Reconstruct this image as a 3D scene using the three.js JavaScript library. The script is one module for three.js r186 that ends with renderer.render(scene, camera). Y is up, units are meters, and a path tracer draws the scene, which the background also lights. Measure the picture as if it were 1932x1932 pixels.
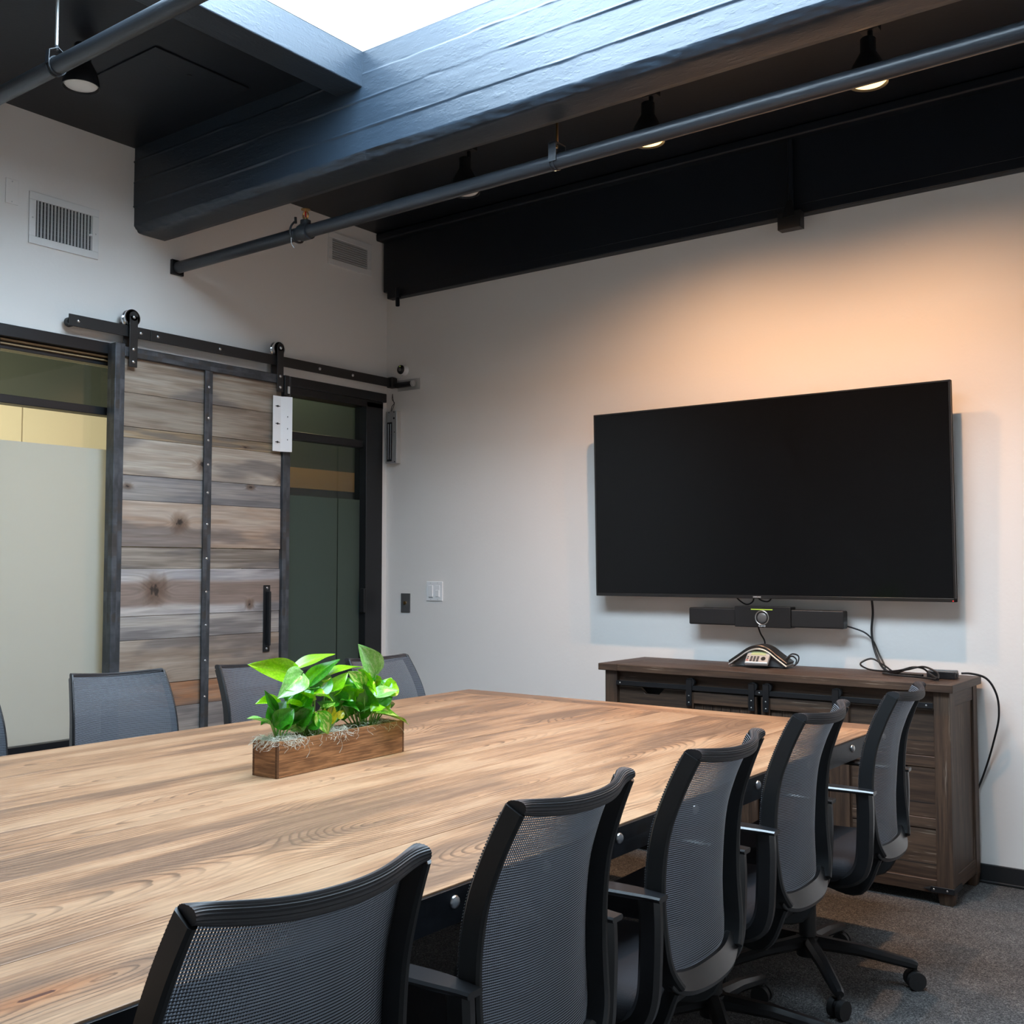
import * as THREE from 'three';
import { RoundedBoxGeometry } from 'three/addons/geometries/RoundedBoxGeometry.js';
import { mergeGeometries } from 'three/addons/utils/BufferGeometryUtils.js';
import { RectAreaLightUniformsLib } from 'three/addons/lights/RectAreaLightUniformsLib.js';
import { FontLoader } from 'three/addons/loaders/FontLoader.js';
import { TextGeometry } from 'three/addons/geometries/TextGeometry.js';

// ---------------------------------------------------------------- camera, sky, lights, exposure
// Room axes: the corner of the two white walls is the origin; x runs along the television wall, z along the barn door wall.
RectAreaLightUniformsLib.init();
const scene = new THREE.Scene();
scene.background = new THREE.Color(0.72, 0.86, 1.0);
const camera = new THREE.PerspectiveCamera(51.0, 1, 0.05, 60);
camera.position.set(4.574, 1.3, 4.784);
{
  const yaw = THREE.MathUtils.degToRad(37.0), pitch = THREE.MathUtils.degToRad(2.95);
  camera.lookAt(4.574 - Math.sin(yaw) * Math.cos(pitch), 1.3 + Math.sin(pitch), 4.784 - Math.cos(yaw) * Math.cos(pitch));
}
camera.updateMatrixWorld();
const renderer = new THREE.WebGLRenderer({ antialias: true });
renderer.toneMapping = THREE.LinearToneMapping;
renderer.toneMappingExposure = 1.0;
renderer.shadowMap.enabled = true;

const SKYLIGHT = { x0: 1.558, x1: 4.10, z0: 1.779, z1: 3.6, y0: 3.371, y1: 3.80 };
const daylight = new THREE.RectAreaLight(new THREE.Color(0.63, 0.825, 1.0), 19.5, SKYLIGHT.x1 - SKYLIGHT.x0 - 0.08, SKYLIGHT.z1 - SKYLIGHT.z0 - 0.08);
daylight.position.set((SKYLIGHT.x0 + SKYLIGHT.x1) / 2, SKYLIGHT.y1 - 0.03, (SKYLIGHT.z0 + SKYLIGHT.z1) / 2);
daylight.rotation.x = -Math.PI / 2;
daylight.name = 'skylight_daylight';
scene.add(daylight);
const TRACK_LAMP_INTENSITY = 15, TRACK_LAMP_COLOR = new THREE.Color(1.0, 0.57, 0.31);
const CORRIDOR_LAMP_INTENSITY = 64;

// ---------------------------------------------------------------- helpers
function rng(seed) {
  let a = seed >>> 0;
  return () => { a = (a + 0x6d2b79f5) >>> 0; let t = a; t = Math.imul(t ^ (t >>> 15), t | 1); t ^= t + Math.imul(t ^ (t >>> 7), t | 61); return ((t ^ (t >>> 14)) >>> 0) / 4294967296; };
}
const PERM = new Float32Array(65536); { const r = rng(7); for (let i = 0; i < 65536; i++) PERM[i] = r(); }
function vnoise(x, y) {
  const xi = Math.floor(x), yi = Math.floor(y), fx = x - xi, fy = y - yi;
  const u = fx * fx * (3 - 2 * fx), v = fy * fy * (3 - 2 * fy);
  const h = (a, b) => PERM[((a * 7919 + b * 104729) ^ ((a * 31) >> 3)) & 65535];
  const a = h(xi, yi), b = h(xi + 1, yi), c = h(xi, yi + 1), d = h(xi + 1, yi + 1);
  return a + (b - a) * u + (c - a) * v + (a - b - c + d) * u * v;
}
function fbm(x, y, n = 4) { let s = 0, a = 0.5, t = 0; for (let i = 0; i < n; i++) { s += a * vnoise(x, y); t += a; x = x * 2.03 + 17.1; y = y * 2.01 + 9.7; a *= 0.5; } return s / t; }
const sstep = (a, b, x) => { const t = Math.min(1, Math.max(0, (x - a) / (b - a))); return t * t * (3 - 2 * t); };
const mix3 = (a, b, t) => [a[0] + (b[0] - a[0]) * t, a[1] + (b[1] - a[1]) * t, a[2] + (b[2] - a[2]) * t];

function texture(w, h, fn, srgb = true, repeat = true) {
  const data = new Uint8Array(w * h * 4);
  for (let y = 0; y < h; y++) for (let x = 0; x < w; x++) {
    const c = fn(x, y), o = (y * w + x) * 4;
    if (typeof c === 'number') { data[o] = data[o + 1] = data[o + 2] = Math.max(0, Math.min(255, c)); } else { for (let k = 0; k < 3; k++) data[o + k] = Math.max(0, Math.min(255, c[k])); }
    data[o + 3] = 255;
  }
  const t = new THREE.DataTexture(data, w, h, THREE.RGBAFormat);
  t.magFilter = THREE.LinearFilter; t.minFilter = THREE.LinearMipmapLinearFilter; t.generateMipmaps = true;
  if (srgb) t.colorSpace = THREE.SRGBColorSpace;
  if (repeat) t.wrapS = t.wrapT = THREE.RepeatWrapping;
  t.needsUpdate = true;
  return t;
}
const used = {};
function numbered(name) { const n = used[name] = (used[name] ?? -1) + 1; return n ? `${name}_${String(n).padStart(3, '0')}` : name; }
function shadows(o) { o.traverse((m) => { if (m.isMesh) { m.castShadow = true; m.receiveShadow = true; } }); return o; }
function part(name, geo, mat, parent, label) {
  const g = Array.isArray(geo) ? merge(geo) : geo;
  const m = new THREE.Mesh(g, mat); m.name = name; m.castShadow = m.receiveShadow = true;
  if (label) m.userData.label = label;
  parent.add(m); return m;
}
function thing(name, label, category, pos = [0, 0, 0], turn = 0, group) {
  const o = new THREE.Group(); o.name = numbered(name); o.position.set(...pos); o.rotation.y = turn;
  o.userData = { label, category }; if (group) o.userData.group = group;
  scene.add(o); return o;
}
function solid(name, label, category, geo, mat, pos = [0, 0, 0], group) {
  const m = part(numbered(name), geo, mat, scene); m.position.set(...pos); m.userData = { label, category }; if (group) m.userData.group = group; return m;
}
function structure(name, label, category, pos = [0, 0, 0]) { const o = thing(name, label, category, pos); o.userData.kind = 'structure'; return o; }
function structMesh(name, label, category, geo, mat) { const m = solid(name, label, category, geo, mat); m.userData.kind = 'structure'; return m; }
function merge(list) { return list.length === 1 ? list[0] : mergeGeometries(list.map((g) => { const q = g.index ? g.toNonIndexed() : g; for (const k of Object.keys(q.attributes)) if (!['position', 'normal', 'uv'].includes(k)) q.deleteAttribute(k); if (!q.attributes.uv) q.setAttribute('uv', new THREE.BufferAttribute(new Float32Array(q.attributes.position.count * 2), 2)); return q; })); }
// uv in metres: u follows the grain axis g (0 x, 1 y, 2 z), v the other axis of the face
function uvm(geo, grain = 0, off = [0, 0], scale = [1, 1]) {
  const p = geo.attributes.position, n = geo.attributes.normal, uv = new Float32Array(p.count * 2);
  for (let i = 0; i < p.count; i++) {
    const P = [p.getX(i), p.getY(i), p.getZ(i)], N = [Math.abs(n.getX(i)), Math.abs(n.getY(i)), Math.abs(n.getZ(i))];
    const k = N[0] > N[1] && N[0] > N[2] ? 0 : N[1] > N[2] ? 1 : 2;
    let a = grain, b = 3 - k - grain;
    if (k === grain) { a = (grain + 1) % 3; b = (grain + 2) % 3; }
    uv[i * 2] = P[a] * scale[0] + off[0]; uv[i * 2 + 1] = P[b] * scale[1] + off[1];
  }
  geo.setAttribute('uv', new THREE.BufferAttribute(uv, 2)); return geo;
}
// box between two corners with a small rounded edge
function bx(x0, x1, y0, y1, z0, z1, r = 0, grain = 0, off = [0, 0]) {
  const w = x1 - x0, h = y1 - y0, d = z1 - z0;
  const rr = Math.min(r, w * 0.45, h * 0.45, d * 0.45);
  let g = rr > 0 ? new RoundedBoxGeometry(w, h, d, 1, rr) : new THREE.BoxGeometry(w, h, d);
  if (g.index) g = g.toNonIndexed();
  uvm(g, grain, off);
  g.translate((x0 + x1) / 2, (y0 + y1) / 2, (z0 + z1) / 2); return g;
}
function cyl(r0, r1, len, a, b, seg = 20) { // from point a to point b
  const A = new THREE.Vector3(...a), B = new THREE.Vector3(...b), d = B.clone().sub(A);
  const g = new THREE.CylinderGeometry(r1, r0, d.length(), seg);
  g.applyQuaternion(new THREE.Quaternion().setFromUnitVectors(new THREE.Vector3(0, 1, 0), d.clone().normalize()));
  g.translate(...A.add(B).multiplyScalar(0.5).toArray()); return g;
}
const rod = (r, a, b, seg = 16) => cyl(r, r, 0, a, b, seg);
function tube(pts, r, seg = 40, rad = 8) { return new THREE.TubeGeometry(new THREE.CatmullRomCurve3(pts.map((p) => new THREE.Vector3(...p))), seg, r, rad); }
// sweep of a chamfered rectangle: pts along the path, right = fixed width axis
function sweep(pts, right, width, thick, ch = 0.25) {
  const P = pts.map((p) => new THREE.Vector3(...p)), R = new THREE.Vector3(...right).normalize(), n = P.length;
  const pos = [], idx = [], uv = []; const K = 8; let len = 0;
  for (let i = 0; i < n; i++) {
    const T = P[Math.min(n - 1, i + 1)].clone().sub(P[Math.max(0, i - 1)]).normalize();
    const r = R.clone().addScaledVector(T, -R.dot(T)).normalize(), N = new THREE.Vector3().crossVectors(T, r);
    const w = (typeof width === 'function' ? width(i / (n - 1)) : width) / 2, t = (typeof thick === 'function' ? thick(i / (n - 1)) : thick) / 2, c = Math.min(w, t) * 2 * ch;
    if (i) len += P[i].distanceTo(P[i - 1]);
    for (const [a, b] of [[w, t - c], [w - c, t], [-w + c, t], [-w, t - c], [-w, -t + c], [-w + c, -t], [w - c, -t], [w, -t + c]]) {
      const q = P[i].clone().addScaledVector(r, a).addScaledVector(N, b); pos.push(q.x, q.y, q.z); uv.push(len, a + b);
    }
    if (i) for (let k = 0; k < K; k++) { const a = (i - 1) * K + k, b = (i - 1) * K + (k + 1) % K, c2 = i * K + k, d = i * K + (k + 1) % K; idx.push(a, b, c2, b, d, c2); }
  }
  for (let k = 1; k < K - 1; k++) { idx.push(0, k + 1, k); const o = (n - 1) * K; idx.push(o, o + k, o + k + 1); }
  let g = new THREE.BufferGeometry(); g.setAttribute('position', new THREE.Float32BufferAttribute(pos, 3)); g.setAttribute('uv', new THREE.Float32BufferAttribute(uv, 2)); g.setIndex(idx);
  g = g.toNonIndexed(); g.computeVertexNormals(); return smooth(g);
}
// average normals of coincident vertices whose faces differ by less than the crease angle
function smooth(g, crease = 0.7) {
  const p = g.attributes.position, n = g.attributes.normal, map = new Map(), c = Math.cos(crease);
  for (let i = 0; i < p.count; i++) { const k = `${Math.round(p.getX(i) * 1e5)},${Math.round(p.getY(i) * 1e5)},${Math.round(p.getZ(i) * 1e5)}`; (map.get(k) ?? map.set(k, []).get(k)).push(i); }
  const out = new Float32Array(p.count * 3);
  for (const l of map.values()) for (const i of l) {
    let x = 0, y = 0, z = 0;
    for (const j of l) if (n.getX(i) * n.getX(j) + n.getY(i) * n.getY(j) + n.getZ(i) * n.getZ(j) > c) { x += n.getX(j); y += n.getY(j); z += n.getZ(j); }
    const q = Math.hypot(x, y, z) || 1; out[i * 3] = x / q; out[i * 3 + 1] = y / q; out[i * 3 + 2] = z / q;
  }
  g.setAttribute('normal', new THREE.BufferAttribute(out, 3)); return g;
}
function curvePts(ctrl, n) { return new THREE.CatmullRomCurve3(ctrl.map((p) => new THREE.Vector3(...p))).getPoints(n).map((v) => v.toArray()); }
function dome(r, h, pos, dir = [1, 0, 0]) { const g = new THREE.SphereGeometry(r, 12, 6, 0, Math.PI * 2, 0, Math.PI / 2); g.scale(1, h / r, 1); g.applyQuaternion(new THREE.Quaternion().setFromUnitVectors(new THREE.Vector3(0, 1, 0), new THREE.Vector3(...dir).normalize())); g.translate(...pos); return g; }

// ---------------------------------------------------------------- materials
const std = (o) => new THREE.MeshStandardMaterial(o), phy = (o) => new THREE.MeshPhysicalMaterial(o);
const lin = (r, g, b) => new THREE.Color().setRGB(r, g, b);
const T = {}, M = {};
// plaster: fine roller texture
T.plaster = texture(512, 512, (x, y) => 128 + 60 * (fbm(x / 9, y / 9, 3) - 0.5) + 30 * (fbm(x / 90, y / 90, 2) - 0.5), false);
{ const t = T.plaster; t.repeat.set(1.6, 1.6); }
M.wall = std({ color: lin(0.81, 0.775, 0.735), roughness: 0.75, bumpMap: T.plaster, bumpScale: 0.0012 });
M.whitePaint = std({ color: lin(0.76, 0.75, 0.73), roughness: 0.5 });
M.shaft = std({ color: lin(0.86, 0.86, 0.86), roughness: 0.8 });
M.blackPaint = std({ color: lin(0.0035, 0.0065, 0.012), roughness: 0.45, bumpMap: T.plaster, bumpScale: 0.001 });
// board-formed concrete under thick paint: horizontal saw marks, pits and drips
T.concrete = texture(1024, 512, (x, y) => {
  let v = 128 + 50 * (fbm(x / 60, y / 4, 4) - 0.5) + 56 * (fbm(x / 7, y / 7, 3) - 0.5);
  const p = vnoise(x / 5, y / 5); if (p > 0.955) v -= 90;
  const d = fbm(x / 40, y / 14 + 40, 4); v += 60 * sstep(0.58, 0.66, d);
  return v;
}, false);
T.concrete.repeat.set(1.0, 2.0);
M.beamPaint = std({ color: lin(0.019, 0.030, 0.044), roughness: 0.36, bumpMap: T.concrete, bumpScale: 0.0010 });
M.pipePaint = std({ color: lin(0.026, 0.031, 0.038), roughness: 0.34, bumpMap: T.concrete, bumpScale: 0.0006 });
M.blackMetal = std({ color: lin(0.012, 0.013, 0.015), roughness: 0.42, metalness: 0.2 });
M.blackFrame = std({ color: lin(0.008, 0.009, 0.011), roughness: 0.38 });
M.rawSteelTex = texture(512, 512, (x, y) => {
  const a = fbm(x / 60, y / 25, 4), b = fbm(x / 12, y / 12, 3), s = vnoise(x / 3, y / 90);
  const c = mix3([66, 69, 73], [90, 94, 100], sstep(0.3, 0.7, a)); const k = 0.9 + 0.16 * b + 0.06 * s;
  return mix3([c[0] * k, c[1] * k, c[2] * k], [78, 68, 60], 0.4 * sstep(0.62, 0.75, fbm(x / 30 + 90, y / 30, 3)));
});
M.rawSteel = std({ map: M.rawSteelTex, roughness: 0.48, metalness: 0.45 });
M.steelBand = std({ map: M.rawSteelTex, color: lin(0.34, 0.35, 0.37), roughness: 0.36, metalness: 0.85 });
M.trackSteel = std({ color: lin(0.030, 0.029, 0.029), roughness: 0.45, metalness: 0.35 });
M.zinc = std({ color: lin(0.62, 0.62, 0.62), roughness: 0.28, metalness: 1.0 });
M.chrome = std({ color: lin(0.72, 0.73, 0.75), roughness: 0.14, metalness: 1.0 });
M.aluminium = std({ color: lin(0.60, 0.59, 0.57), roughness: 0.35, metalness: 0.6 });
M.chairPlastic = std({ color: lin(0.0055, 0.006, 0.007), roughness: 0.48 });
M.chairGloss = phy({ color: lin(0.009, 0.009, 0.010), roughness: 0.3, clearcoat: 0.3, clearcoatRoughness: 0.2 });
M.meshRib = phy({ color: lin(0.30, 0.34, 0.40), roughness: 0.95, transmission: 0.5, thickness: 0, side: THREE.DoubleSide });
M.meshThread = std({ color: lin(0.010, 0.010, 0.012), roughness: 0.6 });
M.hem = std({ color: lin(0.022, 0.021, 0.024), roughness: 0.55 });
T.weave = texture(256, 256, (x, y) => 128 + 60 * Math.sin(x * Math.PI / 4) * Math.sin(y * Math.PI / 4) + 40 * (vnoise(x / 3, y / 3) - 0.5), false);
T.weave.repeat.set(14, 14);
M.seat = phy({ color: lin(0.012, 0.012, 0.016), roughness: 0.8, sheen: 0.5, sheenRoughness: 0.5, sheenColor: lin(0.14, 0.15, 0.22), bumpMap: T.weave, bumpScale: 0.0006 });
M.rubber = std({ color: lin(0.010, 0.010, 0.011), roughness: 0.55 });
M.cable = std({ color: lin(0.010, 0.010, 0.011), roughness: 0.45 });
M.plasticBlack = std({ color: lin(0.010, 0.010, 0.011), roughness: 0.3 });
M.screen = phy({ color: lin(0.004, 0.004, 0.0045), roughness: 0.12, specularIntensity: 0.35 });
M.bezel = std({ color: lin(0.012, 0.011, 0.011), roughness: 0.28 });
M.tvBack = std({ color: lin(0.030, 0.030, 0.032), roughness: 0.5 });
M.lightPrint = std({ color: lin(0.62, 0.62, 0.62), roughness: 0.5 });
M.redPrint = std({ color: lin(0.55, 0.03, 0.05), roughness: 0.5 });
M.redLed = std({ color: lin(0.3, 0.01, 0.01), emissive: lin(1, 0.05, 0.04), emissiveIntensity: 0.8 });
M.greenLed = std({ color: lin(0.2, 0.3, 0.05), emissive: lin(0.55, 0.75, 0.06), emissiveIntensity: 0.7 });
M.whitePlastic = std({ color: lin(0.86, 0.86, 0.86), roughness: 0.35 });
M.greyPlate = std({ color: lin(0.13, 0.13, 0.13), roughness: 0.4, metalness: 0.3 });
M.brass = std({ color: lin(0.62, 0.38, 0.16), roughness: 0.3, metalness: 1.0 });
M.redGlass = std({ color: lin(0.6, 0.03, 0.02), roughness: 0.2 });
M.glass = phy({ color: lin(0.86, 0.92, 0.89), roughness: 0.02, transmission: 1, thickness: 0, ior: 1.5 });
M.frost = phy({ color: lin(0.80, 0.80, 0.765), roughness: 0.92, transmission: 0.66, thickness: 0, ior: 1.4 });
M.frostDark = phy({ color: lin(0.10, 0.15, 0.125), roughness: 0.75, transmission: 0.6, thickness: 0, ior: 1.4 });  // greenish film, its colour darkened for the dim alcove behind it
M.corridorWall = std({ color: lin(0.83, 0.76, 0.66), roughness: 0.7 });
M.corridorDark = std({ color: lin(0.055, 0.068, 0.066), roughness: 0.6 });
M.reflectTealWall = std({ color: lin(0.030, 0.050, 0.052), roughness: 0.5 });  // dark teal of a reflection in the glass, painted onto the walls
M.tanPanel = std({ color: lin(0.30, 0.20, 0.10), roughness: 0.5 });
M.darkRecess = std({ color: lin(0.010, 0.010, 0.012), roughness: 0.7 });
M.skylightPane = std({ color: lin(0.8, 0.85, 0.9), emissive: lin(0.82, 0.92, 1.0), emissiveIntensity: 2.0, roughness: 0.6 });

// carpet: mottled grey-brown loop pile
T.carpet = texture(1024, 1024, (x, y) => {
  const a = vnoise(x / 2.2, y / 2.2), b = vnoise(x / 4.5 + 50, y / 4.5), c = fbm(x / 120, y / 120, 3);
  const c0 = mix3([46, 46, 47], [128, 126, 124], sstep(0.15, 0.95, 0.6 * a + 0.4 * b)); const k = 0.88 + 0.24 * c;
  return [c0[0] * k, c0[1] * k, c0[2] * k];
});
T.carpet.repeat.set(1.1, 1.1);
T.carpetBump = texture(512, 512, (x, y) => 255 * (0.6 * vnoise(x / 2, y / 2) + 0.4 * vnoise(x / 4, y / 4)), false);
T.carpetBump.repeat.set(2.2, 2.2);
M.carpet = std({ map: T.carpet, bumpMap: T.carpetBump, bumpScale: 0.005, roughness: 0.95 });

// table top: plain-sawn planks, one 0.5 m wide strip of the texture for each; u = length (4 m), v across
const STRIPS = 8, STRIP_PX = 256;
T.table = texture(2048, STRIPS * STRIP_PX, (x, y) => {
  const s = Math.floor(y / STRIP_PX), v = (y % STRIP_PX) / STRIP_PX * 0.40, u = x / 2048 * 4, o = s * 37.3;
  const cv = 0.10 + 0.22 * PERM[s * 91 + 5] + 0.05 * (fbm(u * 0.7 + o, 3, 2) - 0.5);
  const wob = 0.020 * (fbm(u * 3 + o, v * 9, 3) - 0.5);
  const depth = 0.26 * (fbm(u * 2.0 + o, 1.5, 2) - 0.5) + 0.05 * Math.sin(u * 2.7 + o) + 0.045;
  const r = Math.sqrt((v - cv) ** 2 * 1.5 + depth * depth) + wob;
  const ring = r * 80 + 0.35 * fbm(u * 6 + o, v * 50, 2), f = ring - Math.floor(ring);
  const line = sstep(0.55, 0.93, f) * (1 - sstep(0.94, 1.0, f));
  const stain = fbm(u * 2.2 + o, v * 12 + o, 4), streak = fbm(u * 1.6 + o * 2, v * 130, 3), fib = vnoise(u * 45 + o, v * 1100), cloud = fbm(u * 3.1 + o, v * 16 + 7, 3);
  let c = mix3([166, 128, 96], [146, 109, 80], sstep(0.3, 0.75, streak));
  c = mix3(c, [92, 68, 50], line * (0.34 + 0.56 * sstep(0.35, 0.7, cloud)));
  c = mix3(c, [88, 68, 55], 0.52 * sstep(0.50, 0.70, stain) * (0.6 + 0.6 * streak));
  c = mix3(c, [180, 148, 117], 0.5 * sstep(0.50, 0.34, stain));
  const k = 0.90 + 0.12 * fib + 0.08 * vnoise(u * 16 + o, v * 420); c = [c[0] * k, c[1] * k, c[2] * k];
  if (s === 6) { const d = Math.hypot((u - 0.62) / 0.09, (v - 0.15) / 0.022); c = mix3(c, [170, 104, 58], 0.55 * sstep(1.8, 0.2, d)); if (d < 0.3 && Math.abs(v - 0.15) < 0.0035) c = [80, 42, 24]; }
  return c;
});
M.table = phy({ map: T.table, roughness: 0.46, specularIntensity: 0.9, bumpMap: T.table, bumpScale: 0.0007 });

// reclaimed boards of the sliding door: one strip for each board, u = width of the door (1.1 m)
const BOARDS = [ // top edge height, tint a, tint b
  [2.300, [146, 124, 104], [176, 160, 142]], [2.132, [136, 116, 98], [158, 142, 124]], [1.969, [142, 120, 94], [176, 150, 116]], [1.916, [176, 158, 140], [196, 182, 166]],
  [1.738, [132, 128, 128], [160, 152, 148]], [1.618, [176, 148, 126], [194, 172, 154]], [1.398, [128, 116, 104], [156, 144, 132]], [1.293, [168, 164, 166], [196, 190, 188]],
  [1.067, [156, 150, 146], [184, 176, 168]], [0.953, [158, 138, 120], [180, 164, 148]], [0.738, [170, 118, 82], [190, 140, 104]], [0.619, [138, 130, 124], [164, 154, 146]],
  [0.45, [158, 136, 116], [180, 162, 144]], [0.27, [132, 124, 120], [160, 150, 144]],
];
const KNOTS = [[3, 0.42, 0.45, 0.045], [3, 0.90, 0.22, 0.05], [4, 0.035, 0.55, 0.03], [4, 0.70, 0.85, 0.03], [5, 0.30, 0.55, 0.05], [7, 0.18, 0.55, 0.07], [7, 0.70, 0.2, 0.028], [9, 0.19, 0.1, 0.06], [9, 0.86, 0.2, 0.05], [2, 0.67, 0.3, 0.04]];
const BSTRIP = 110;
T.boards = texture(1024, BOARDS.length * BSTRIP, (x, y) => {
  const s = Math.floor(y / BSTRIP), vv = 1 - (y % BSTRIP) / BSTRIP, u = x / 1024 * 1.1, v = vv * 0.19, o = s * 21.7;
  let du = 0, knot = 0, core = 0;
  for (const [b, ku, kv, kr] of KNOTS) if (b === s) { const d = Math.hypot((u / 1.1 - ku) * 1.1, (vv - kv) * 0.19 * 1.3) / kr; du += 0.04 * Math.exp(-d * d) * Math.sign(vv - kv + 1e-6); knot = Math.max(knot, sstep(1.5, 0.35, d + 0.5 * (fbm(u * 40, v * 40, 3) - 0.5))); core = Math.max(core, sstep(0.42, 0.15, d + 0.5 * (fbm(u * 90, v * 90, 2) - 0.5))); }
  const g1 = fbm(u * 3 + o, (v + du) * 60, 4), g2 = fbm(u * 8 + o, (v + du) * 220, 3), st = fbm(u * 2.2 + o, v * 10 + o, 4);
  let c = mix3(BOARDS[s][1], BOARDS[s][2], sstep(0.3, 0.7, g1));
  c = mix3(c, [104, 98, 98], 0.55 * sstep(0.52, 0.7, st)); c = mix3(c, [200, 186, 170], 0.35 * sstep(0.48, 0.3, st));
  if (s === 7) { const band = sstep(0.30, 0.18, Math.abs(vv - 0.50 + 0.12 * (fbm(u * 3, 5, 2) - 0.5))); c = mix3(c, [138, 114, 100], 0.75 * band); }
  c = mix3(c, [104, 78, 60], 0.7 * knot); c = mix3(c, [48, 38, 32], 0.85 * core);
  const k = 0.78 + 0.22 * g2, grey = c[0] * 0.3 + c[1] * 0.5 + c[2] * 0.2; c = mix3(c, [grey, grey, grey], 0.06); return [c[0] * k, c[1] * k, c[2] * k];
});
M.boards = std({ map: T.boards, roughness: 0.7, bumpMap: T.boards, bumpScale: 0.0015 });

// weathered dark brown pine of the sideboard
function darkWood(dark, light, wear, seed) {
  return texture(1024, 512, (x, y) => {
    const u = x / 1024, v = y / 512, o = seed, w = sstep(0.8, 1, u), wv = sstep(0.85, 1, v);
    const per = (a, b, n, oo) => { const f = (uu, vv) => fbm(uu * a + oo, vv * b, n), row = (vv) => f(u, vv) * (1 - w) + (w > 0 ? f(u - 1, vv) * w : 0); return row(v) * (1 - wv) + (wv > 0 ? row(v - 1) * wv : 0); };
    const g = per(6, 70, 4, o), h = per(30, 240, 3, o), s = per(3, 5, 3, o);
    let c = mix3(dark, light, sstep(0.25, 0.75, 0.65 * g + 0.35 * s));
    const scr = sstep(0.70, 0.80, per(9, 120, 3, o * 3)) * sstep(0.5, 0.65, s); c = mix3(c, [150, 136, 122], wear * scr);
    const k = 0.88 + 0.24 * h; return [c[0] * k, c[1] * k, c[2] * k];
  });
}
T.side = darkWood([52, 38, 29], [84, 64, 49], 0.6, 3.3); T.side.repeat.set(1, 2);
M.side = std({ map: T.side, roughness: 0.55, bumpMap: T.side, bumpScale: 0.0015 });
T.planter = darkWood([112, 76, 46], [170, 122, 80], 0.1, 8.1); T.planter.repeat.set(3, 5);
M.planter = std({ map: T.planter, roughness: 0.6, bumpMap: T.planter, bumpScale: 0.0008 });
M.planterEdge = std({ map: T.planter, color: lin(0.45, 0.42, 0.4), roughness: 0.65 });
M.soil = std({ color: lin(0.03, 0.022, 0.015), roughness: 0.95 });
M.moss = std({ color: lin(0.62, 0.62, 0.52), roughness: 0.8 });
function leafTex(base, rib, blotch, amount, seed) {
  return texture(128, 256, (x, y) => {
    const u = x / 127 - 0.5, v = y / 255;
    const vein = Math.abs(((v - Math.abs(u) * 0.7) * 9) % 1 - 0.5);
    let c = mix3(base, rib, 0.35 * sstep(0.08, 0.0, vein) + 0.7 * sstep(0.03, 0.0, Math.abs(u)));
    const n = fbm(u * 10 + seed, v * 6 - Math.abs(u) * 6, 4); c = mix3(c, blotch, amount * sstep(0.5, 0.62, n));
    const k = 0.92 + 0.16 * vnoise(x / 6, y / 6); return [c[0] * k, c[1] * k, c[2] * k];
  }, true, false);
}
const leafMat = (t, tr = 0.35) => phy({ map: t, roughness: 0.24, transmission: tr, thickness: 0, ior: 1.45, side: THREE.DoubleSide });
M.leaf = [
  leafMat(leafTex([58, 140, 26], [116, 190, 54], [44, 112, 22], 0.5, 1)),
  leafMat(leafTex([140, 210, 16], [184, 228, 70], [168, 222, 44], 0.6, 2), 0.45),
  leafMat(leafTex([130, 196, 96], [200, 228, 168], [184, 222, 156], 0.6, 3)),
  leafMat(leafTex([104, 184, 44], [196, 224, 120], [212, 226, 130], 0.9, 4)),
  leafMat(leafTex([214, 196, 34], [120, 150, 40], [90, 120, 30], 0.4, 5)),
  leafMat(leafTex([150, 176, 164], [196, 214, 204], [120, 160, 140], 0.5, 6)),
];
M.stem = std({ color: lin(0.16, 0.34, 0.06), roughness: 0.5 });

// ---------------------------------------------------------------- the room shell
const RX = 5.7, RZ = 6.7, CEIL = 3.346;
structMesh('floor', 'grey mottled loop pile carpet under the table and chairs', 'floor', [bx(-0.12, RX, -0.1, 0, -0.12, RZ)], M.carpet);
{ // white wall on the left: solid round the glazed opening (z 0.042 to 2.47, up to 2.362)
  const w = structMesh('wall_left', 'white painted wall above the sliding barn door', 'wall', [
    bx(-0.12, 0, 2.362, CEIL + 0.1, -0.12, RZ), bx(-0.12, 0, 0, 2.362, -0.12, 0.042), bx(-0.12, 0, 0, 2.362, 2.47, RZ)], M.wall);
  part('corner_bead', [bx(0, 0.004, 0, 2.28, 0.0, 0.036, 0.001)], M.whitePaint, w);
}
structMesh('wall_back', 'white painted wall behind the television', 'wall', [bx(0, RX, 0, CEIL + 0.1, -0.12, 0)], M.wall);
structMesh('wall_right', 'white painted wall on the right side of the room', 'wall', [bx(RX, RX + 0.12, 0, CEIL + 0.1, -0.12, RZ + 0.12)], M.wall);
structMesh('wall_front', 'white painted wall at the near end of the room', 'wall', [bx(-0.12, RX, 0, CEIL + 0.1, RZ, RZ + 0.12)], M.wall);
structMesh('baseboard_back', 'black rubber base along the television wall', 'baseboard', [bx(0.0, RX, 0, 0.076, 0, 0.012, 0.003), bx(0, RX, 0, 0.012, 0.010, 0.022, 0.004)], M.rubber);
structMesh('ceiling', 'black painted ceiling slab around the skylight', 'ceiling', [
  bx(-0.12, RX + 0.1, CEIL, CEIL + 0.16, -0.12, 1.70), bx(-0.12, 1.48, CEIL, CEIL + 0.16, 1.70, RZ + 0.1),
  bx(4.18, RX + 0.1, CEIL, CEIL + 0.16, 1.70, RZ + 0.1), bx(1.48, 4.18, CEIL, CEIL + 0.16, 3.70, RZ + 0.1)], M.blackPaint);

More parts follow.
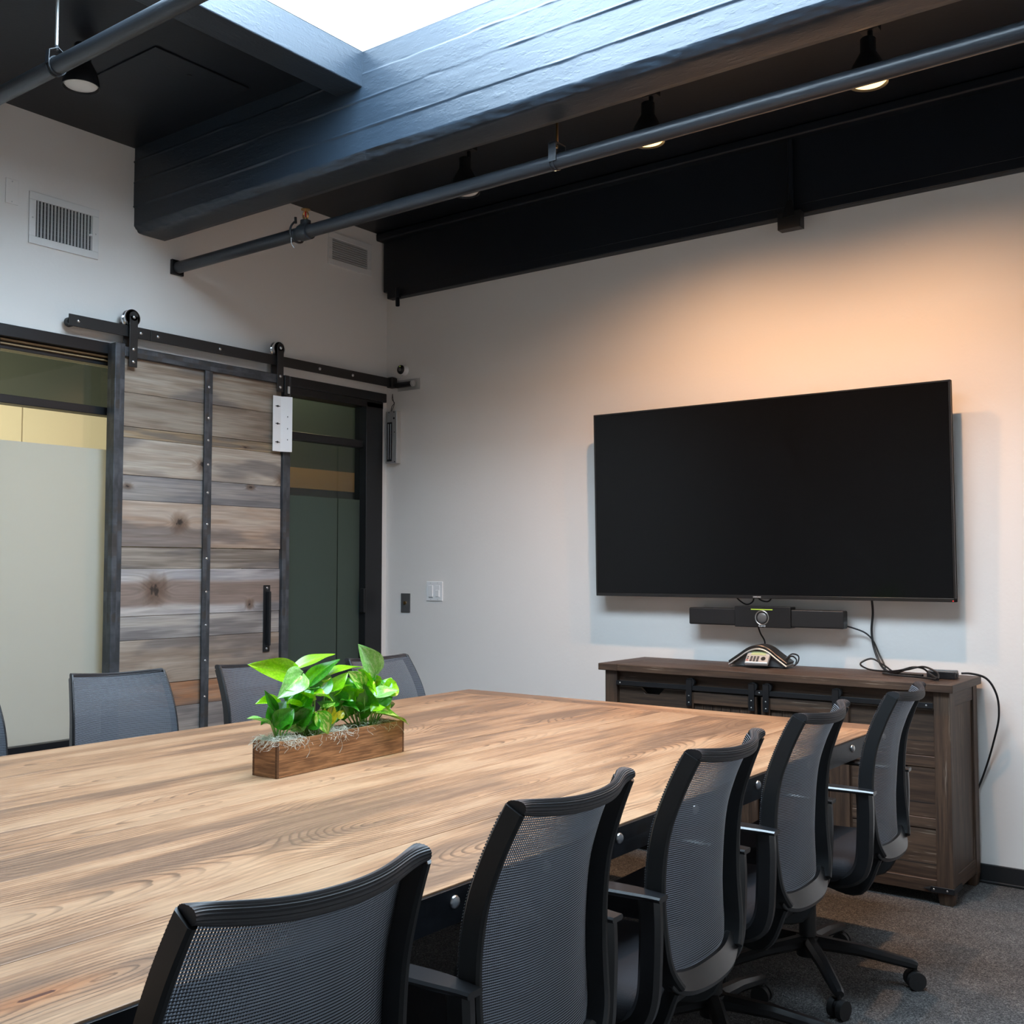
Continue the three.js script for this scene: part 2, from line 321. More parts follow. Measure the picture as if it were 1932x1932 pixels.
// concrete beam cast in boards, seen from below along its lit face
function beamGeometry(len, seed) {
  const prof = []; // [z, y, kind]
  const push = (z0, y0, z1, y1, n, face) => { for (let i = 0; i < n; i++) prof.push([z0 + (z1 - z0) * i / n, y0 + (y1 - y0) * i / n, face]); };
  push(1.601, 3.371, 1.601, 2.93, 4, 0); push(1.601, 2.93, 1.749, 2.93, 6, 1); push(1.749, 2.93, 1.779, 2.962, 5, 2); push(1.779, 2.962, 1.779, 3.371, 120, 3); prof.push([1.779, 3.371, 4]);
  const nx = 420, np = prof.length, pos = [], uv = [], idx = [], joints = [3.055, 3.175, 3.275];
  for (let i = 0; i <= nx; i++) {
    const x = len * i / nx; let run = 0;
    for (let k = 0; k < np; k++) {
      let [z, y, f] = prof[k]; if (k) run += Math.hypot(z - prof[k - 1][0], y - prof[k - 1][1]);
      if (f === 3) {
        let b = 0; for (const j of joints) if (y > j + 0.012 * (fbm(x * 1.3, j * 40, 2) - 0.5)) b++;
        z += 0.010 * (PERM[b * 77 + seed] - 0.6) + 0.003 * (fbm(x * 0.9 + b * 9, b * 3.1, 2) - 0.5) + 0.0016 * (fbm(x * 9, y * 30, 3) - 0.5);
        for (const j of joints) { const d = Math.abs(y - j - 0.012 * (fbm(x * 1.3, j * 40, 2) - 0.5)); z += 0.013 * sstep(0.007, 0, d) * (fbm(x * 5 + j * 7, 2, 4) - 0.30); }
      }
      if (f === 2) { const c = 0.012 * (fbm(x * 3, 8, 3) - 0.5) + 0.006 * (fbm(x * 25, k * 2.0, 2) - 0.5); z += c; y -= c; }
      if (f === 1) y += 0.004 * (fbm(x * 3, z * 12, 3) - 0.5);
      pos.push(x, y, z); uv.push(x, run);
    }
  }
  for (let i = 0; i < nx; i++) for (let k = 0; k < np - 1; k++) { const a = i * np + k, b = a + 1, c = a + np, d = c + 1; idx.push(a, c, b, b, c, d); }
  const g = new THREE.BufferGeometry(); g.setAttribute('position', new THREE.Float32BufferAttribute(pos, 3)); g.setAttribute('uv', new THREE.Float32BufferAttribute(uv, 2)); g.setIndex(idx); g.computeVertexNormals();
  const q = g.toNonIndexed(); return q;
}
structMesh('ceiling_beam', 'dark blue-grey painted concrete beam with board marks beside the skylight', 'beam', [beamGeometry(RX, 5), bx(0, RX, 3.0, 3.36, 1.61, 1.74)], M.beamPaint);
{
  const t = structMesh('trim_1', 'black painted flat beam along the top of the television wall', 'beam', [bx(0.02, RX, 2.985, CEIL, 0, 0.055, 0.004), bx(0.05, RX, 2.94, 2.99, 0, 0.055, 0.006), bx(0.0, RX, 3.295, CEIL, 0, 0.105, 0.012)], M.blackPaint);
  part('conduit_stub', [tube([[0.16, 2.99, 0.075], [0.16, 2.94, 0.078], [0.168, 2.90, 0.085], [0.172, 2.875, 0.088]], 0.013, 20, 10), rod(0.018, [0.165, 2.945, 0.076], [0.166, 2.925, 0.078])], M.blackPaint, t);
}
// joists framing the skylight
const joist = (x0, x1, z0, z1) => {
  const g = bx(x0, x1, 3.224, 3.371, z0, z1, 0.006, z1 - z0 > x1 - x0 ? 2 : 0); return g;
};
structMesh('ceiling_joist', 'blue-grey painted joist on the left edge of the skylight', 'joist', [joist(1.41, 1.558, 1.77, RZ)], M.beamPaint);
structMesh('ceiling_joist', 'dark painted joist on the right edge of the skylight', 'joist', [joist(4.10, 4.25, 1.77, RZ)], M.beamPaint);
structMesh('ceiling_joist', 'dark painted joist on the near edge of the skylight', 'joist', [joist(1.558, 4.10, 3.6, 3.75)], M.beamPaint);
{
  const s = structure('window_1', 'white skylight shaft with milky pane above the table', 'skylight');
  const { x0, x1, z0, z1, y0, y1 } = SKYLIGHT;
  part('shaft_panel', [bx(x0 - 0.05, x0, y0, y1 + 0.05, z0 - 0.05, z1 + 0.05)], M.shaft, s); part('shaft_panel', [bx(x1, x1 + 0.05, y0, y1 + 0.05, z0 - 0.05, z1 + 0.05)], M.shaft, s);
  part('shaft_panel', [bx(x0, x1, y0, y1 + 0.05, z0 - 0.05, z0)], M.shaft, s); part('shaft_panel', [bx(x0, x1, y0, y1 + 0.05, z1, z1 + 0.05)], M.shaft, s);
  part('skylight_pane', [bx(x0, x1, y1, y1 + 0.02, z0, z1)], M.skylightPane, s);
}
// access hatch in the ceiling between the joist and the white wall
{
  const h = thing('ceiling_hatch', 'square dark flush hatch panel in the black ceiling by the bell lamp', 'hatch', [0.66, CEIL, 2.11]);
  part('panel', [bx(-0.32, 0.32, -0.007, 0, -0.23, 0.23, 0.002)], M.blackPaint, h);
  part('latch', [rod(0.012, [0.22, -0.009, 0], [0.22, -0.005, 0])], M.blackMetal, h);
}

// ---------------------------------------------------------------- glazed opening and corridor behind it
{
  const w = structure('window_2', 'frosted glass panel with black frame left of the barn door', 'window');
  part('header', [bx(-0.09, 0.022, 2.308, 2.362, 0.02, 2.47, 0.003), bx(-0.09, 0.012, 2.266, 2.31, 0.04, 0.90, 0.003), bx(-0.09, -0.03, 2.262, 2.31, 0.90, 2.43, 0.002)], M.blackFrame, w);
  part('stop_bead', [bx(-0.03, -0.006, 2.296, 2.304, 0.90, 2.43, 0.001), bx(-0.04, -0.016, 2.280, 2.287, 0.90, 2.43, 0.001)], M.tanPanel, w, 'thin tan glazing bead under the header');
  part('mullion', [bx(-0.09, 0.005, 0, 2.308, 2.424, 2.47, 0.003)], M.blackFrame, w); part('mullion', [bx(-0.09, 0.0, 0, 2.308, 0.95, 1.0, 0.003)], M.blackFrame, w);
  part('transom_bar', [bx(-0.085, -0.01, 2.020, 2.058, 1.0, 2.424, 0.003)], M.blackFrame, w);
  part('sill_rail', [bx(-0.085, -0.005, 0.44, 0.515, 1.0, 2.424, 0.003)], M.blackFrame, w);
  part('lower_panel', [bx(-0.06, -0.035, 0, 0.44, 1.0, 2.424)], M.blackFrame, w);
  part('transom_pane', [bx(-0.050, -0.044, 2.058, 2.27, 1.0, 2.424)], M.glass, w);
  part('pane', [bx(-0.050, -0.044, 0.515, 2.020, 1.0, 2.424)], M.glass, w);
  part('frosted_film', [new THREE.PlaneGeometry(1.36, 1.345).rotateY(Math.PI / 2).translate(-0.042, 1.1875, 1.744)], M.frost, w, 'pale frosted film up to eye level');
}
{
  const d = structure('door_1', 'dark glass door in black frame beside the white corner', 'door');
  part('jamb', [bx(-0.09, 0.012, 0, 2.30, 0.042, 0.183, 0.004)], M.blackFrame, d);
  part('transom_bar', [bx(-0.085, -0.015, 2.020, 2.064, 0.183, 0.95, 0.003)], M.blackFrame, d);
  part('bottom_rail', [bx(-0.085, -0.015, 0.0, 0.72, 0.183, 0.95, 0.003)], M.blackFrame, d);
  part('transom_pane', [bx(-0.050, -0.044, 2.064, 2.27, 0.183, 0.95)], M.glass, d);
  part('pane', [bx(-0.050, -0.044, 0.72, 2.020, 0.366, 0.95)], M.glass, d); part('pane', [bx(-0.050, -0.044, 0.72, 2.020, 0.183, 0.360)], M.glass, d);
  part('frosted_film', [new THREE.PlaneGeometry(0.584, 0.985).rotateY(Math.PI / 2).translate(-0.042, 1.2125, 0.658)], M.frostDark, d, 'greenish film over the lower glass with the dim alcove darkened into its colour');
  part('frosted_film', [new THREE.PlaneGeometry(0.177, 0.985).rotateY(Math.PI / 2).translate(-0.042, 1.2125, 0.2715)], M.frostDark, d, 'greenish film over the lower glass with the dim alcove darkened into its colour');
  part('edge_pull', [bx(-0.02, 0.016, 1.03, 1.175, 0.176, 0.200, 0.006)], M.blackMetal, d);
}
structMesh('wall_corridor', 'warm lit beige corridor wall seen through the glass', 'wall', [bx(-1.75, -1.65, 0, 2.31, 0.82, 1.421), bx(-1.75, -1.65, 0, 2.31, 1.429, 5.0)], M.corridorWall);
structMesh('wall_corridor', 'dark grey bulkhead above the warm corridor wall', 'wall', [bx(-1.76, -1.6, 2.31, 3.3, 0.82, 5.0), bx(-1.76, -0.12, 0, 3.3, 5.0, 5.1)], M.corridorDark);
structMesh('wall_corridor', 'dark partition added across the corridor to keep light out of the alcove', 'wall', [bx(-1.76, -0.12, 0, 3.3, 0.78, 0.82)], M.reflectTealWall);  // added wall, keeps the corridor light off the alcove side
structMesh('wall_corridor', 'alcove wall behind the glass door painted dark teal as a reflection in the glass', 'wall', [bx(-1.76, -1.66, 0, 3.3, -2.4, 0.78), bx(-1.76, -0.12, 0, 3.3, -2.5, -2.4), bx(-0.12, -0.06, 0, 3.3, -2.5, -0.12)], M.reflectTealWall);
structMesh('trim_2', 'tan strip painted in for a warm lit band on the alcove wall behind the glass door', 'trim', [bx(-1.66, -1.64, 1.905, 2.06, -2.4, 0.78)], M.tanPanel);  // warm light on the wall is put into the colour of this strip
structMesh('floor_corridor', 'dark corridor floor beyond the glass', 'floor', [bx(-1.76, -0.12, -0.1, 0, -2.5, 5.1)], M.corridorDark);
structMesh('ceiling_corridor', 'dark corridor ceiling beyond the glass', 'ceiling', [bx(-1.76, -0.12, 3.3, 3.4, -2.5, 5.1)], M.corridorDark);
{
  const f = thing('corridor_light', 'linear warm corridor wall washer behind the frosted glass header', 'light', [-0.22, 2.33, 2.45]);
  const lean = new THREE.Matrix4().makeRotationZ(-1.15); // the face looks away from the room, at the corridor wall
  part('housing', [bx(-0.05, 0.05, 0.0, 0.04, -1.35, 1.6, 0.005).applyMatrix4(lean)], M.blackFrame, f);
  part('lamp_diffuser', [bx(-0.045, 0.045, -0.006, 0.0, -1.3, 1.55).applyMatrix4(lean)], std({ color: lin(1, 0.85, 0.6), emissive: lin(1, 0.76, 0.42), emissiveIntensity: 2 }), f);
  const l = new THREE.RectAreaLight(new THREE.Color(1, 0.80, 0.54), CORRIDOR_LAMP_INTENSITY, 0.09, 2.85), face = new THREE.Vector3(0, -1, 0).applyMatrix4(lean);
  l.position.copy(face).multiplyScalar(0.012).add(new THREE.Vector3(0, 0, 0.125)); f.add(l); f.updateMatrixWorld(true);
  l.quaternion.setFromRotationMatrix(new THREE.Matrix4().makeBasis(new THREE.Vector3().crossVectors(new THREE.Vector3(0, 0, 1), face.clone().negate()), new THREE.Vector3(0, 0, 1), face.clone().negate()));
  const g = thing('corridor_light', 'small dim lamp added in the dark alcove to light its wall behind the glass door', 'light', [-1.1, 3.28, -0.6]);  // added lamp, gives the alcove wall a faint warm light
  part('lamp_trim', [cyl(0.06, 0.06, 0, [0, 0, 0], [0, 0.02, 0])], M.whitePaint, g);
  part('lamp_lens', [cyl(0.045, 0.045, 0, [0, -0.004, 0], [0, 0.0, 0])], std({ color: lin(1, 0.85, 0.6), emissive: lin(1, 0.72, 0.4), emissiveIntensity: 1.5 }), g);
  const p = new THREE.PointLight(new THREE.Color(1, 0.72, 0.42), 5); p.position.set(0, -0.03, 0); p.castShadow = true; p.shadow.radius = 2; g.add(p);
}

// ---------------------------------------------------------------- barn door, its rail and hangers
{
  const r = thing('barn_door_rail', 'black flat steel sliding rail on the white wall above the barn door', 'rail', [0.064, 2.424, 0]);
  part('bar', [bx(0, 0.008, -0.027, 0.027, 0.02, 1.72, 0.001), bx(0, 0.008, -0.027, 0.027, 1.723, 2.145, 0.001)], M.trackSteel, r);
  part('rubber_stop', [rod(0.022, [-0.035, -0.005, 2.125], [-0.005, -0.005, 2.125], 20)], M.rubber, r); part('rubber_stop', [bx(-0.02, 0.03, -0.03, 0.034, 0.0, 0.05, 0.008)], M.rubber, r);
  for (const z of [0.36, 0.62, 1.31, 1.68, 1.775, 2.10]) { const b = part('bolt', [dome(0.009, 0.006, [0.008, 0.0, z])], M.zinc, r); part('spacer', [rod(0.012, [-0.064, 0, z], [0, 0, z])], M.blackMetal, r); b.receiveShadow = true; }
}
{
  const X = 0.052, d = thing('barn_door', 'sliding barn door of grey reclaimed boards in steel frame', 'door', [0, 0, 0]);
  // frame: square tube stiles and flat top bar
  part('stile', [bx(X - 0.03, X + 0.034, 0.015, 2.357, 1.866, 1.918, 0.003, 1)], M.rawSteel, d); part('stile', [bx(X - 0.03, X + 0.034, 0.015, 2.345, 0.842, 0.892, 0.003, 1)], M.rawSteel, d);
  part('top_bar', [bx(X - 0.012, X + 0.034, 2.298, 2.345, 0.892, 1.866, 0.003, 2)], M.rawSteel, d); part('bottom_bar', [bx(X - 0.012, X + 0.034, 0.015, 0.065, 0.892, 1.866, 0.003, 2)], M.rawSteel, d);
  const strap = part('center_strap', [bx(X + 0.024, X + 0.034, 0.065, 2.298, 1.362, 1.408, 0.002, 1)], M.rawSteel, d);
  for (const y of [2.215, 2.056, 1.943, 1.819, 1.677, 1.517, 1.344, 1.176, 1.009, 0.832, 0.652, 0.47, 0.29, 0.12]) part('bolt', [dome(0.007, 0.004, [X + 0.034, y, 1.385])], M.zinc, strap);
  for (const y of [1.64, 1.19, 0.6]) part('edge_bolt', [dome(0.007, 0.005, [X, y, 0.842], [0, 0, -1])], M.zinc, d);
  // boards, each a separate piece with a narrow joint
  const n = BOARDS.length;
  for (let i = 0; i < n; i++) {
    const y1 = BOARDS[i][0] - 0.0007, y0 = (i + 1 < n ? BOARDS[i + 1][0] : 0.065) + 0.0007, jut = [0, 0.001, -0.002, 0.003, 0.001, 0.004, -0.003, 0.002, 0.0, 0.002, -0.002, 0.003, 0, 0.002][i];
    const g = bx(X - 0.012, X + 0.012 + jut, y0, y1, 0.892, 1.866, 0.002, 2), p = g.attributes.position, uv = g.attributes.uv;
    for (let k = 0; k < p.count; k++) { uv.setX(k, (1.866 - p.getZ(k)) / 1.1); uv.setY(k, (i + 0.04 + 0.92 * (1 - Math.min(1, Math.max(0, (p.getY(k) - y0) / (y1 - y0))))) / n); }
    // the strip runs downwards in the texture
    for (let k = 0; k < p.count; k++) uv.setY(k, (i + 0.04 + 0.92 * ((y1 - p.getY(k)) / (y1 - y0))) / n);
    part('board', g, M.boards, d);
  }
  // pull handle
  const h = part('handle', [bx(X + 0.016, X + 0.022, 0.852, 1.205, 0.962, 1.005, 0.002), bx(X + 0.022, X + 0.050, 0.885, 1.172, 0.977, 0.991, 0.004)], M.blackMetal, d, 'black flat pull handle');
  for (const y of [0.868, 1.190]) part('screw', [dome(0.007, 0.004, [X + 0.022, y, 0.983])], M.zinc, h);
  // roller hangers
  for (const z of [1.828, 0.925]) {
    const g = part('hanger', [bx(X + 0.036, X + 0.042, 2.25, 2.495, z - 0.022, z + 0.022, 0.002), cyl(0.022, 0.022, 0, [X + 0.036, 2.495, z], [X + 0.042, 2.495, z], 24), bx(X - 0.014, X - 0.008, 2.25, 2.49, z - 0.022, z + 0.022, 0.002), cyl(0.022, 0.022, 0, [X - 0.014, 2.49, z], [X - 0.008, 2.49, z], 24)], M.trackSteel, d, 'black strap hanger');
    part('wheel', [cyl(0.036, 0.036, 0, [X - 0.004, 2.488, z], [X + 0.03, 2.488, z], 28), cyl(0.041, 0.041, 0, [X - 0.004, 2.488, z], [X + 0.004, 2.488, z], 28), cyl(0.041, 0.041, 0, [X + 0.022, 2.488, z], [X + 0.03, 2.488, z], 28)], M.chrome, g, 'shiny grooved roller wheel');
    for (const y of [2.275, 2.335, 2.49]) part('bolt', [dome(0.009, 0.006, [X + 0.042, y, z])], M.zinc, g);
  }
  // white magnet bracket: folded plate with screws
  const s = new THREE.Shape(); for (const [i, [a, b]] of [[0, 0], [0.052, 0.0], [0.108, -0.030], [0.110, -0.026], [0.053, 0.004], [0, 0.004]].entries()) i ? s.lineTo(a, b) : s.moveTo(a, b);
  const bg = new THREE.ExtrudeGeometry(s, { depth: 0.30, bevelEnabled: false }); // shape x -> -z, shape y -> x
  bg.rotateX(-Math.PI / 2); bg.rotateY(Math.PI / 2); bg.translate(X + 0.044, 1.925, 0.975);
  const wb = part('magnet_bracket', [bg], M.whitePlastic, d, 'white folded steel bracket');
  for (const y of [2.17, 2.075, 1.975]) part('screw', [dome(0.006, 0.003, [X + 0.046, y, 0.945]), bx(X + 0.044, X + 0.047, y - 0.002, y + 0.002, 0.93, 0.958)], M.blackMetal, wb);
  for (const y of [2.115, 2.05, 1.99]) part('hole', [dome(0.004, 0.002, [X + 0.066, y, 0.893], [1, 0, -0.5])], M.blackMetal, wb);
  part('latch_block', [bx(X + 0.03, X + 0.05, 2.235, 2.345, 0.868, 0.900, 0.003)], M.blackMetal, d); part('latch_clip', [bx(X + 0.046, X + 0.056, 2.245, 2.285, 0.868, 0.882, 0.002)], M.aluminium, d);
}

// ---------------------------------------------------------------- ceiling services
function vent(name, label, pos, w, h, build) {
  const v = thing(name, label, 'vent', pos); // local: y up, z along the wall, x out of the wall
  part('frame', [bx(0, 0.008, h / 2 - 0.035, h / 2, -w / 2, w / 2, 0.002), bx(0, 0.008, -h / 2, -h / 2 + 0.035, -w / 2, w / 2, 0.002), bx(0, 0.008, -h / 2 + 0.035, h / 2 - 0.035, -w / 2, -w / 2 + 0.032, 0.002), bx(0, 0.008, -h / 2 + 0.035, h / 2 - 0.035, w / 2 - 0.032, w / 2, 0.002)], M.whitePaint, v);
  part('duct_shade_sheet', [bx(0.0005, 0.001, -h / 2 + 0.03, h / 2 - 0.03, -w / 2 + 0.03, w / 2 - 0.03)], M.darkRecess, v, 'dark sheet painted as the shade of the duct behind the blades');  // near-black sheet on the wall stands in for shade in the duct
  build(v); for (const z of [-1, 1]) part('screw', [dome(0.004, 0.002, [0.008, 0, z * (w / 2 - 0.016)])], M.aluminium, v);
}
vent('supply_register', 'white wall register with upright blades beside the beam', [0.001, 2.867, 2.139], 0.342, 0.236, (v) => {
  for (let i = 0; i < 17; i++) { const z = 0.132 - i * 0.0165, g = bx(0.001, 0.011, -0.083, 0.083, -0.0011, 0.0011, 0.0005); g.rotateY(0.35); g.translate(0, 0, z); part('blade', g, M.whitePaint, v); }
  for (let i = 0; i < 8; i++) part('rear_bar', bx(0.0012, 0.002, -0.075 + i * 0.0205, -0.0738 + i * 0.0205, -0.138, 0.138), M.greyPlate, v);
  part('lever', [bx(0.004, 0.012, -0.016, -0.006, -0.134, -0.122, 0.002), rod(0.005, [0.008, -0.011, -0.128], [0.016, -0.011, -0.128])], M.whitePlastic, v);
});
vent('return_grille', 'white louvred grille high in the corner near the television wall', [0.001, 3.166, 0.325], 0.354, 0.194, (v) => {
  for (let i = 0; i < 9; i++) { const g = bx(-0.008, 0.008, -0.001, 0.001, -0.145, 0.145, 0.0004); g.rotateZ(-0.95); g.translate(0.006, 0.056 - i * 0.0137, 0); part('louvre', g, M.whitePaint, v); }
});
{
  const b = thing('blank_plate', 'small white blank cover plate on the wall left of the register', 'plate', [0.001, 2.958, 2.389]);
  part('plate', [bx(0, 0.004, -0.056, 0.056, -0.029, 0.029, 0.0015)], M.wall, b); for (const y of [-0.045, 0.045]) part('screw', [dome(0.003, 0.0015, [0.004, y, 0])], M.aluminium, b);
}
// sprinkler pipes
{
  const p = thing('sprinkler_pipe', 'long grey-black sprinkler pipe crossing below the two lit lamps', 'pipe', [0, 2.808, 1.533]);
  part('pipe', [rod(0.029, [0.02, 0, 0], [RX, 0.018, 0], 28)], M.pipePaint, p);
  part('wall_flange', [bx(0.001, 0.018, -0.038, 0.038, -0.036, 0.036, 0.003)], M.blackMetal, p);
  const f = part('tee_fitting', [rod(0.037, [0.93, 0.003, 0], [0.985, 0.003, 0], 24), rod(0.024, [0.957, 0.02, 0], [0.957, 0.055, 0], 20)], M.pipePaint, p);
  part('sprinkler_head', [rod(0.010, [0.957, 0.055, 0], [0.957, 0.068, 0]), sweep(curvePts([[0.945, 0.066, 0], [0.941, 0.085, 0], [0.955, 0.101, 0]], 8), [0, 0, 1], 0.008, 0.004), sweep(curvePts([[0.969, 0.066, 0], [0.973, 0.085, 0], [0.959, 0.101, 0]], 8), [0, 0, 1], 0.008, 0.004), rod(0.021, [0.957, 0.104, 0], [0.957, 0.107, 0], 20), rod(0.005, [0.957, 0.098, 0], [0.957, 0.106, 0])], M.brass, f, 'brass upright sprinkler head');
  part('sprinkler_bulb', [rod(0.0035, [0.957, 0.068, 0], [0.957, 0.098, 0])], M.redGlass, f);
  const loop = part('cable_loop', [tube([[0.905, 0.055, 0.02], [0.90, 0.03, 0.036], [0.902, -0.01, 0.04], [0.91, -0.035, 0.02], [0.912, -0.03, -0.02], [0.905, 0.02, -0.036], [0.905, 0.05, -0.01]], 0.005, 30, 8), rod(0.006, [0.905, 0.05, 0.012], [0.905, 0.078, 0.014])], M.cable, p); loop.receiveShadow = true;
  part('wire_tail', [tube([[0.905, -0.02, 0.038], [0.91, -0.05, 0.04], [0.93, -0.075, 0.042]], 0.0015, 10, 5)], M.lightPrint, p);
  const h = part('clevis_hanger', [bx(2.318, 2.352, 0.0, 0.072, 0.030, 0.034, 0.001), bx(2.318, 2.352, 0.0, 0.072, -0.034, -0.030, 0.001), bx(2.318, 2.352, 0.068, 0.074, -0.034, 0.034, 0.001), new THREE.TorusGeometry(0.032, 0.0022, 6, 24).rotateY(Math.PI / 2).translate(2.335, 0.008, 0), new THREE.TorusGeometry(0.032, 0.0022, 6, 24).rotateY(Math.PI / 2).translate(2.320, 0.008, 0)], M.pipePaint, p);
  part('threaded_rod', [rod(0.0045, [2.335, 0.06, 0], [2.335, CEIL - 2.808, 0], 8)], M.brass, h, 'thin brassy hanger rod');
}
{
  const p = thing('sprinkler_pipe', 'dark pipe on a rod hanger at the top left under the skylight', 'pipe', [0, 2.95, 2.925]), X = 1.29;
  part('pipe', [rod(0.0275, [0.005, 0, 0], [RX, 0, 0], 28)], M.pipePaint, p);
  const h = part('clevis_hanger', [sweep([[X, 0.062, 0], [X, 0.045, 0.030], [X, 0.0, 0.032]], [1, 0, 0], 0.022, 0.003), sweep([[X, 0.062, 0], [X, 0.045, -0.030], [X, 0.0, -0.032]], [1, 0, 0], 0.022, 0.003), new THREE.TorusGeometry(0.0305, 0.0025, 6, 24).rotateY(Math.PI / 2).translate(X + 0.009, 0, 0), new THREE.TorusGeometry(0.0305, 0.0025, 6, 24).rotateY(Math.PI / 2).translate(X - 0.009, 0, 0), rod(0.008, [X, 0.055, 0], [X, 0.070, 0], 8)], M.pipePaint, p);
  part('threaded_rod', [rod(0.0055, [X, 0.06, 0], [X, CEIL - 2.95, 0], 10)], M.aluminium, h, 'galvanized hanger rod');
}
// track with spot lamps
{
  const t = thing('lighting_track', 'slim black lighting track on the ceiling behind the beam', 'track', [0, CEIL, 0.87]);
  part('channel', [bx(0.9, 5.0, -0.024, 0, -0.018, 0.018, 0.003)], M.blackMetal, t);
}
function spotLamp(label, [x, y, z], lit, tilt, bell = 1.2) { // y, z: centre of the lens; tilt: lean of the beam towards the television wall
  const L = thing('spot_lamp', label, 'lamp', [x, CEIL, z]);
  const dy = y - CEIL;
  part('adapter', [bx(-0.035, 0.035, -0.055, -0.024, -0.02 - 0.03, 0.02 - 0.03, 0.003)], M.blackMetal, L);
  part('arm', [rod(0.010, [0, -0.05, -0.03], [0, -0.11, -0.03]), sweep(curvePts([[0, -0.10, -0.03], [0.0, -0.12, -0.015], [0.02, -0.13, 0]], 8), [0, 0, 1], 0.02, 0.012)], M.blackMetal, L);
  const prof = [[0.0, 0.17], [0.020, 0.17], [0.024, 0.165], [0.024, 0.115], [0.034, 0.095], [0.050, 0.060], [0.058, 0.025], [0.061, 0.0], [0.058, 0.0], [0.054, 0.025], [0.046, 0.058], [0.028, 0.095], [0.0, 0.098]].map(([r, h]) => new THREE.Vector2(r * bell, h));
  const head = new THREE.Group(); head.name = 'head';
  const tiltM = new THREE.Matrix4().makeRotationX(tilt).setPosition(0, dy, 0);
  part('housing', [new THREE.LatheGeometry(prof, 36).applyMatrix4(tiltM)], M.blackMetal, L);
  const lens = new THREE.LatheGeometry([[0, -0.004], [0.03, -0.002], [0.050, 0.003], [0.0555, 0.010], [0.053, 0.016], [0, 0.016]].map(([r, h]) => new THREE.Vector2(r * bell, h)), 32).applyMatrix4(tiltM);
  part('bulb', lens, lit ? std({ color: lin(1, 0.8, 0.5), emissive: lin(1.0, 0.60, 0.24), emissiveIntensity: 3.2 }) : std({ color: lin(0.75, 0.74, 0.70), roughness: 0.3 }), L, lit ? 'glowing warm bulb face' : 'unlit white bulb face');
  part('rim', [new THREE.TorusGeometry(0.0595 * bell, 0.002, 8, 40).rotateX(Math.PI / 2).applyMatrix4(tiltM)], M.blackMetal, L);
  if (lit) {
    const s = new THREE.SpotLight(TRACK_LAMP_COLOR, TRACK_LAMP_INTENSITY, 0, 1.40, 1.0, 2);
    const d = new THREE.Vector3(0, -1, 0).applyAxisAngle(new THREE.Vector3(1, 0, 0), tilt);
    s.position.set(0, dy, 0).addScaledVector(d, 0.004); s.target.position.copy(s.position).add(d); s.castShadow = true; s.shadow.radius = 1.6; L.add(s, s.target);
  }
}
spotLamp('lit spot lamp above the middle of the television', [2.363, 3.088, 0.90], true, -0.02);
spotLamp('lit spot lamp nearest the right edge of the picture', [3.293, 3.084, 0.90], true, -0.02);
spotLamp('unlit spot lamp half hidden by the long pipe', [1.366, 3.082, 0.90], false, 0.0);
spotLamp('unlit bell-shaped spot lamp on the ceiling over the register', [0.80, 3.155, 2.545], false, 0.0, 1.15);
{ // camera mount hanging under the black beam
  const b = thing('beam_mount', 'small black box on a vertical conduit under the black beam', 'mount', [2.653, 2.90, 0.06]);
  part('box', [bx(-0.055, 0.055, -0.035, 0.045, -0.004, 0.05, 0.003)], M.blackMetal, b);
  part('conduit', [rod(0.012, [0, 0.045, 0.02], [0, 0.39, 0.02])], M.blackPaint, b);
  part('bracket', [sweep([[0, 0.02, 0.052], [0, 0.10, 0.034]], [1, 0, 0], (t) => 0.06 - 0.03 * t, 0.006)], M.blackMetal, b);
}

// ---------------------------------------------------------------- small fittings on the television wall
{
  const s = thing('motion_sensor', 'round black and white sensor on the wall by the corner', 'sensor', [0.152, 2.497, 0.0]);
  part('collar', [cyl(0.032, 0.029, 0, [0, 0, 0.0], [0, 0, 0.035], 28)], M.whitePlastic, s); part('dome', [new THREE.SphereGeometry(0.0285, 24, 12).scale(1, 1, 0.6).translate(0, 0, 0.035)], M.plasticBlack, s); part('status_led', [dome(0.0035, 0.002, [0.004, 0.017, 0.047], [0.3, 0.3, 1])], M.greenLed, s);
  part('lens', [new THREE.SphereGeometry(0.012, 16, 8).scale(1, 1, 0.5).translate(0.004, -0.002, 0.048)], M.greyPlate, s);
  part('wire', [tube([[-0.01, -0.03, 0.01], [-0.03, -0.05, 0.012], [-0.07, -0.035, 0.02], [-0.10, -0.035, 0.03]], 0.003, 20, 6)], M.lightPrint, s);
}
{
  const c = thing('door_closer', 'black door closer cylinder on a grey steel wall plate', 'closer', [0.187, 2.405, 0.0]);
  part('plate', [bx(-0.09, 0.09, -0.034, 0.034, 0, 0.004, 0.001)], M.aluminium, c); part('body', [rod(0.017, [-0.078, 0.0, 0.024], [0.052, 0.0, 0.024], 20)], M.blackMetal, c);
  part('end_collar', [cyl(0.019, 0.017, 0, [0.048, 0, 0.024], [0.062, 0, 0.024], 16)], M.aluminium, c);
}
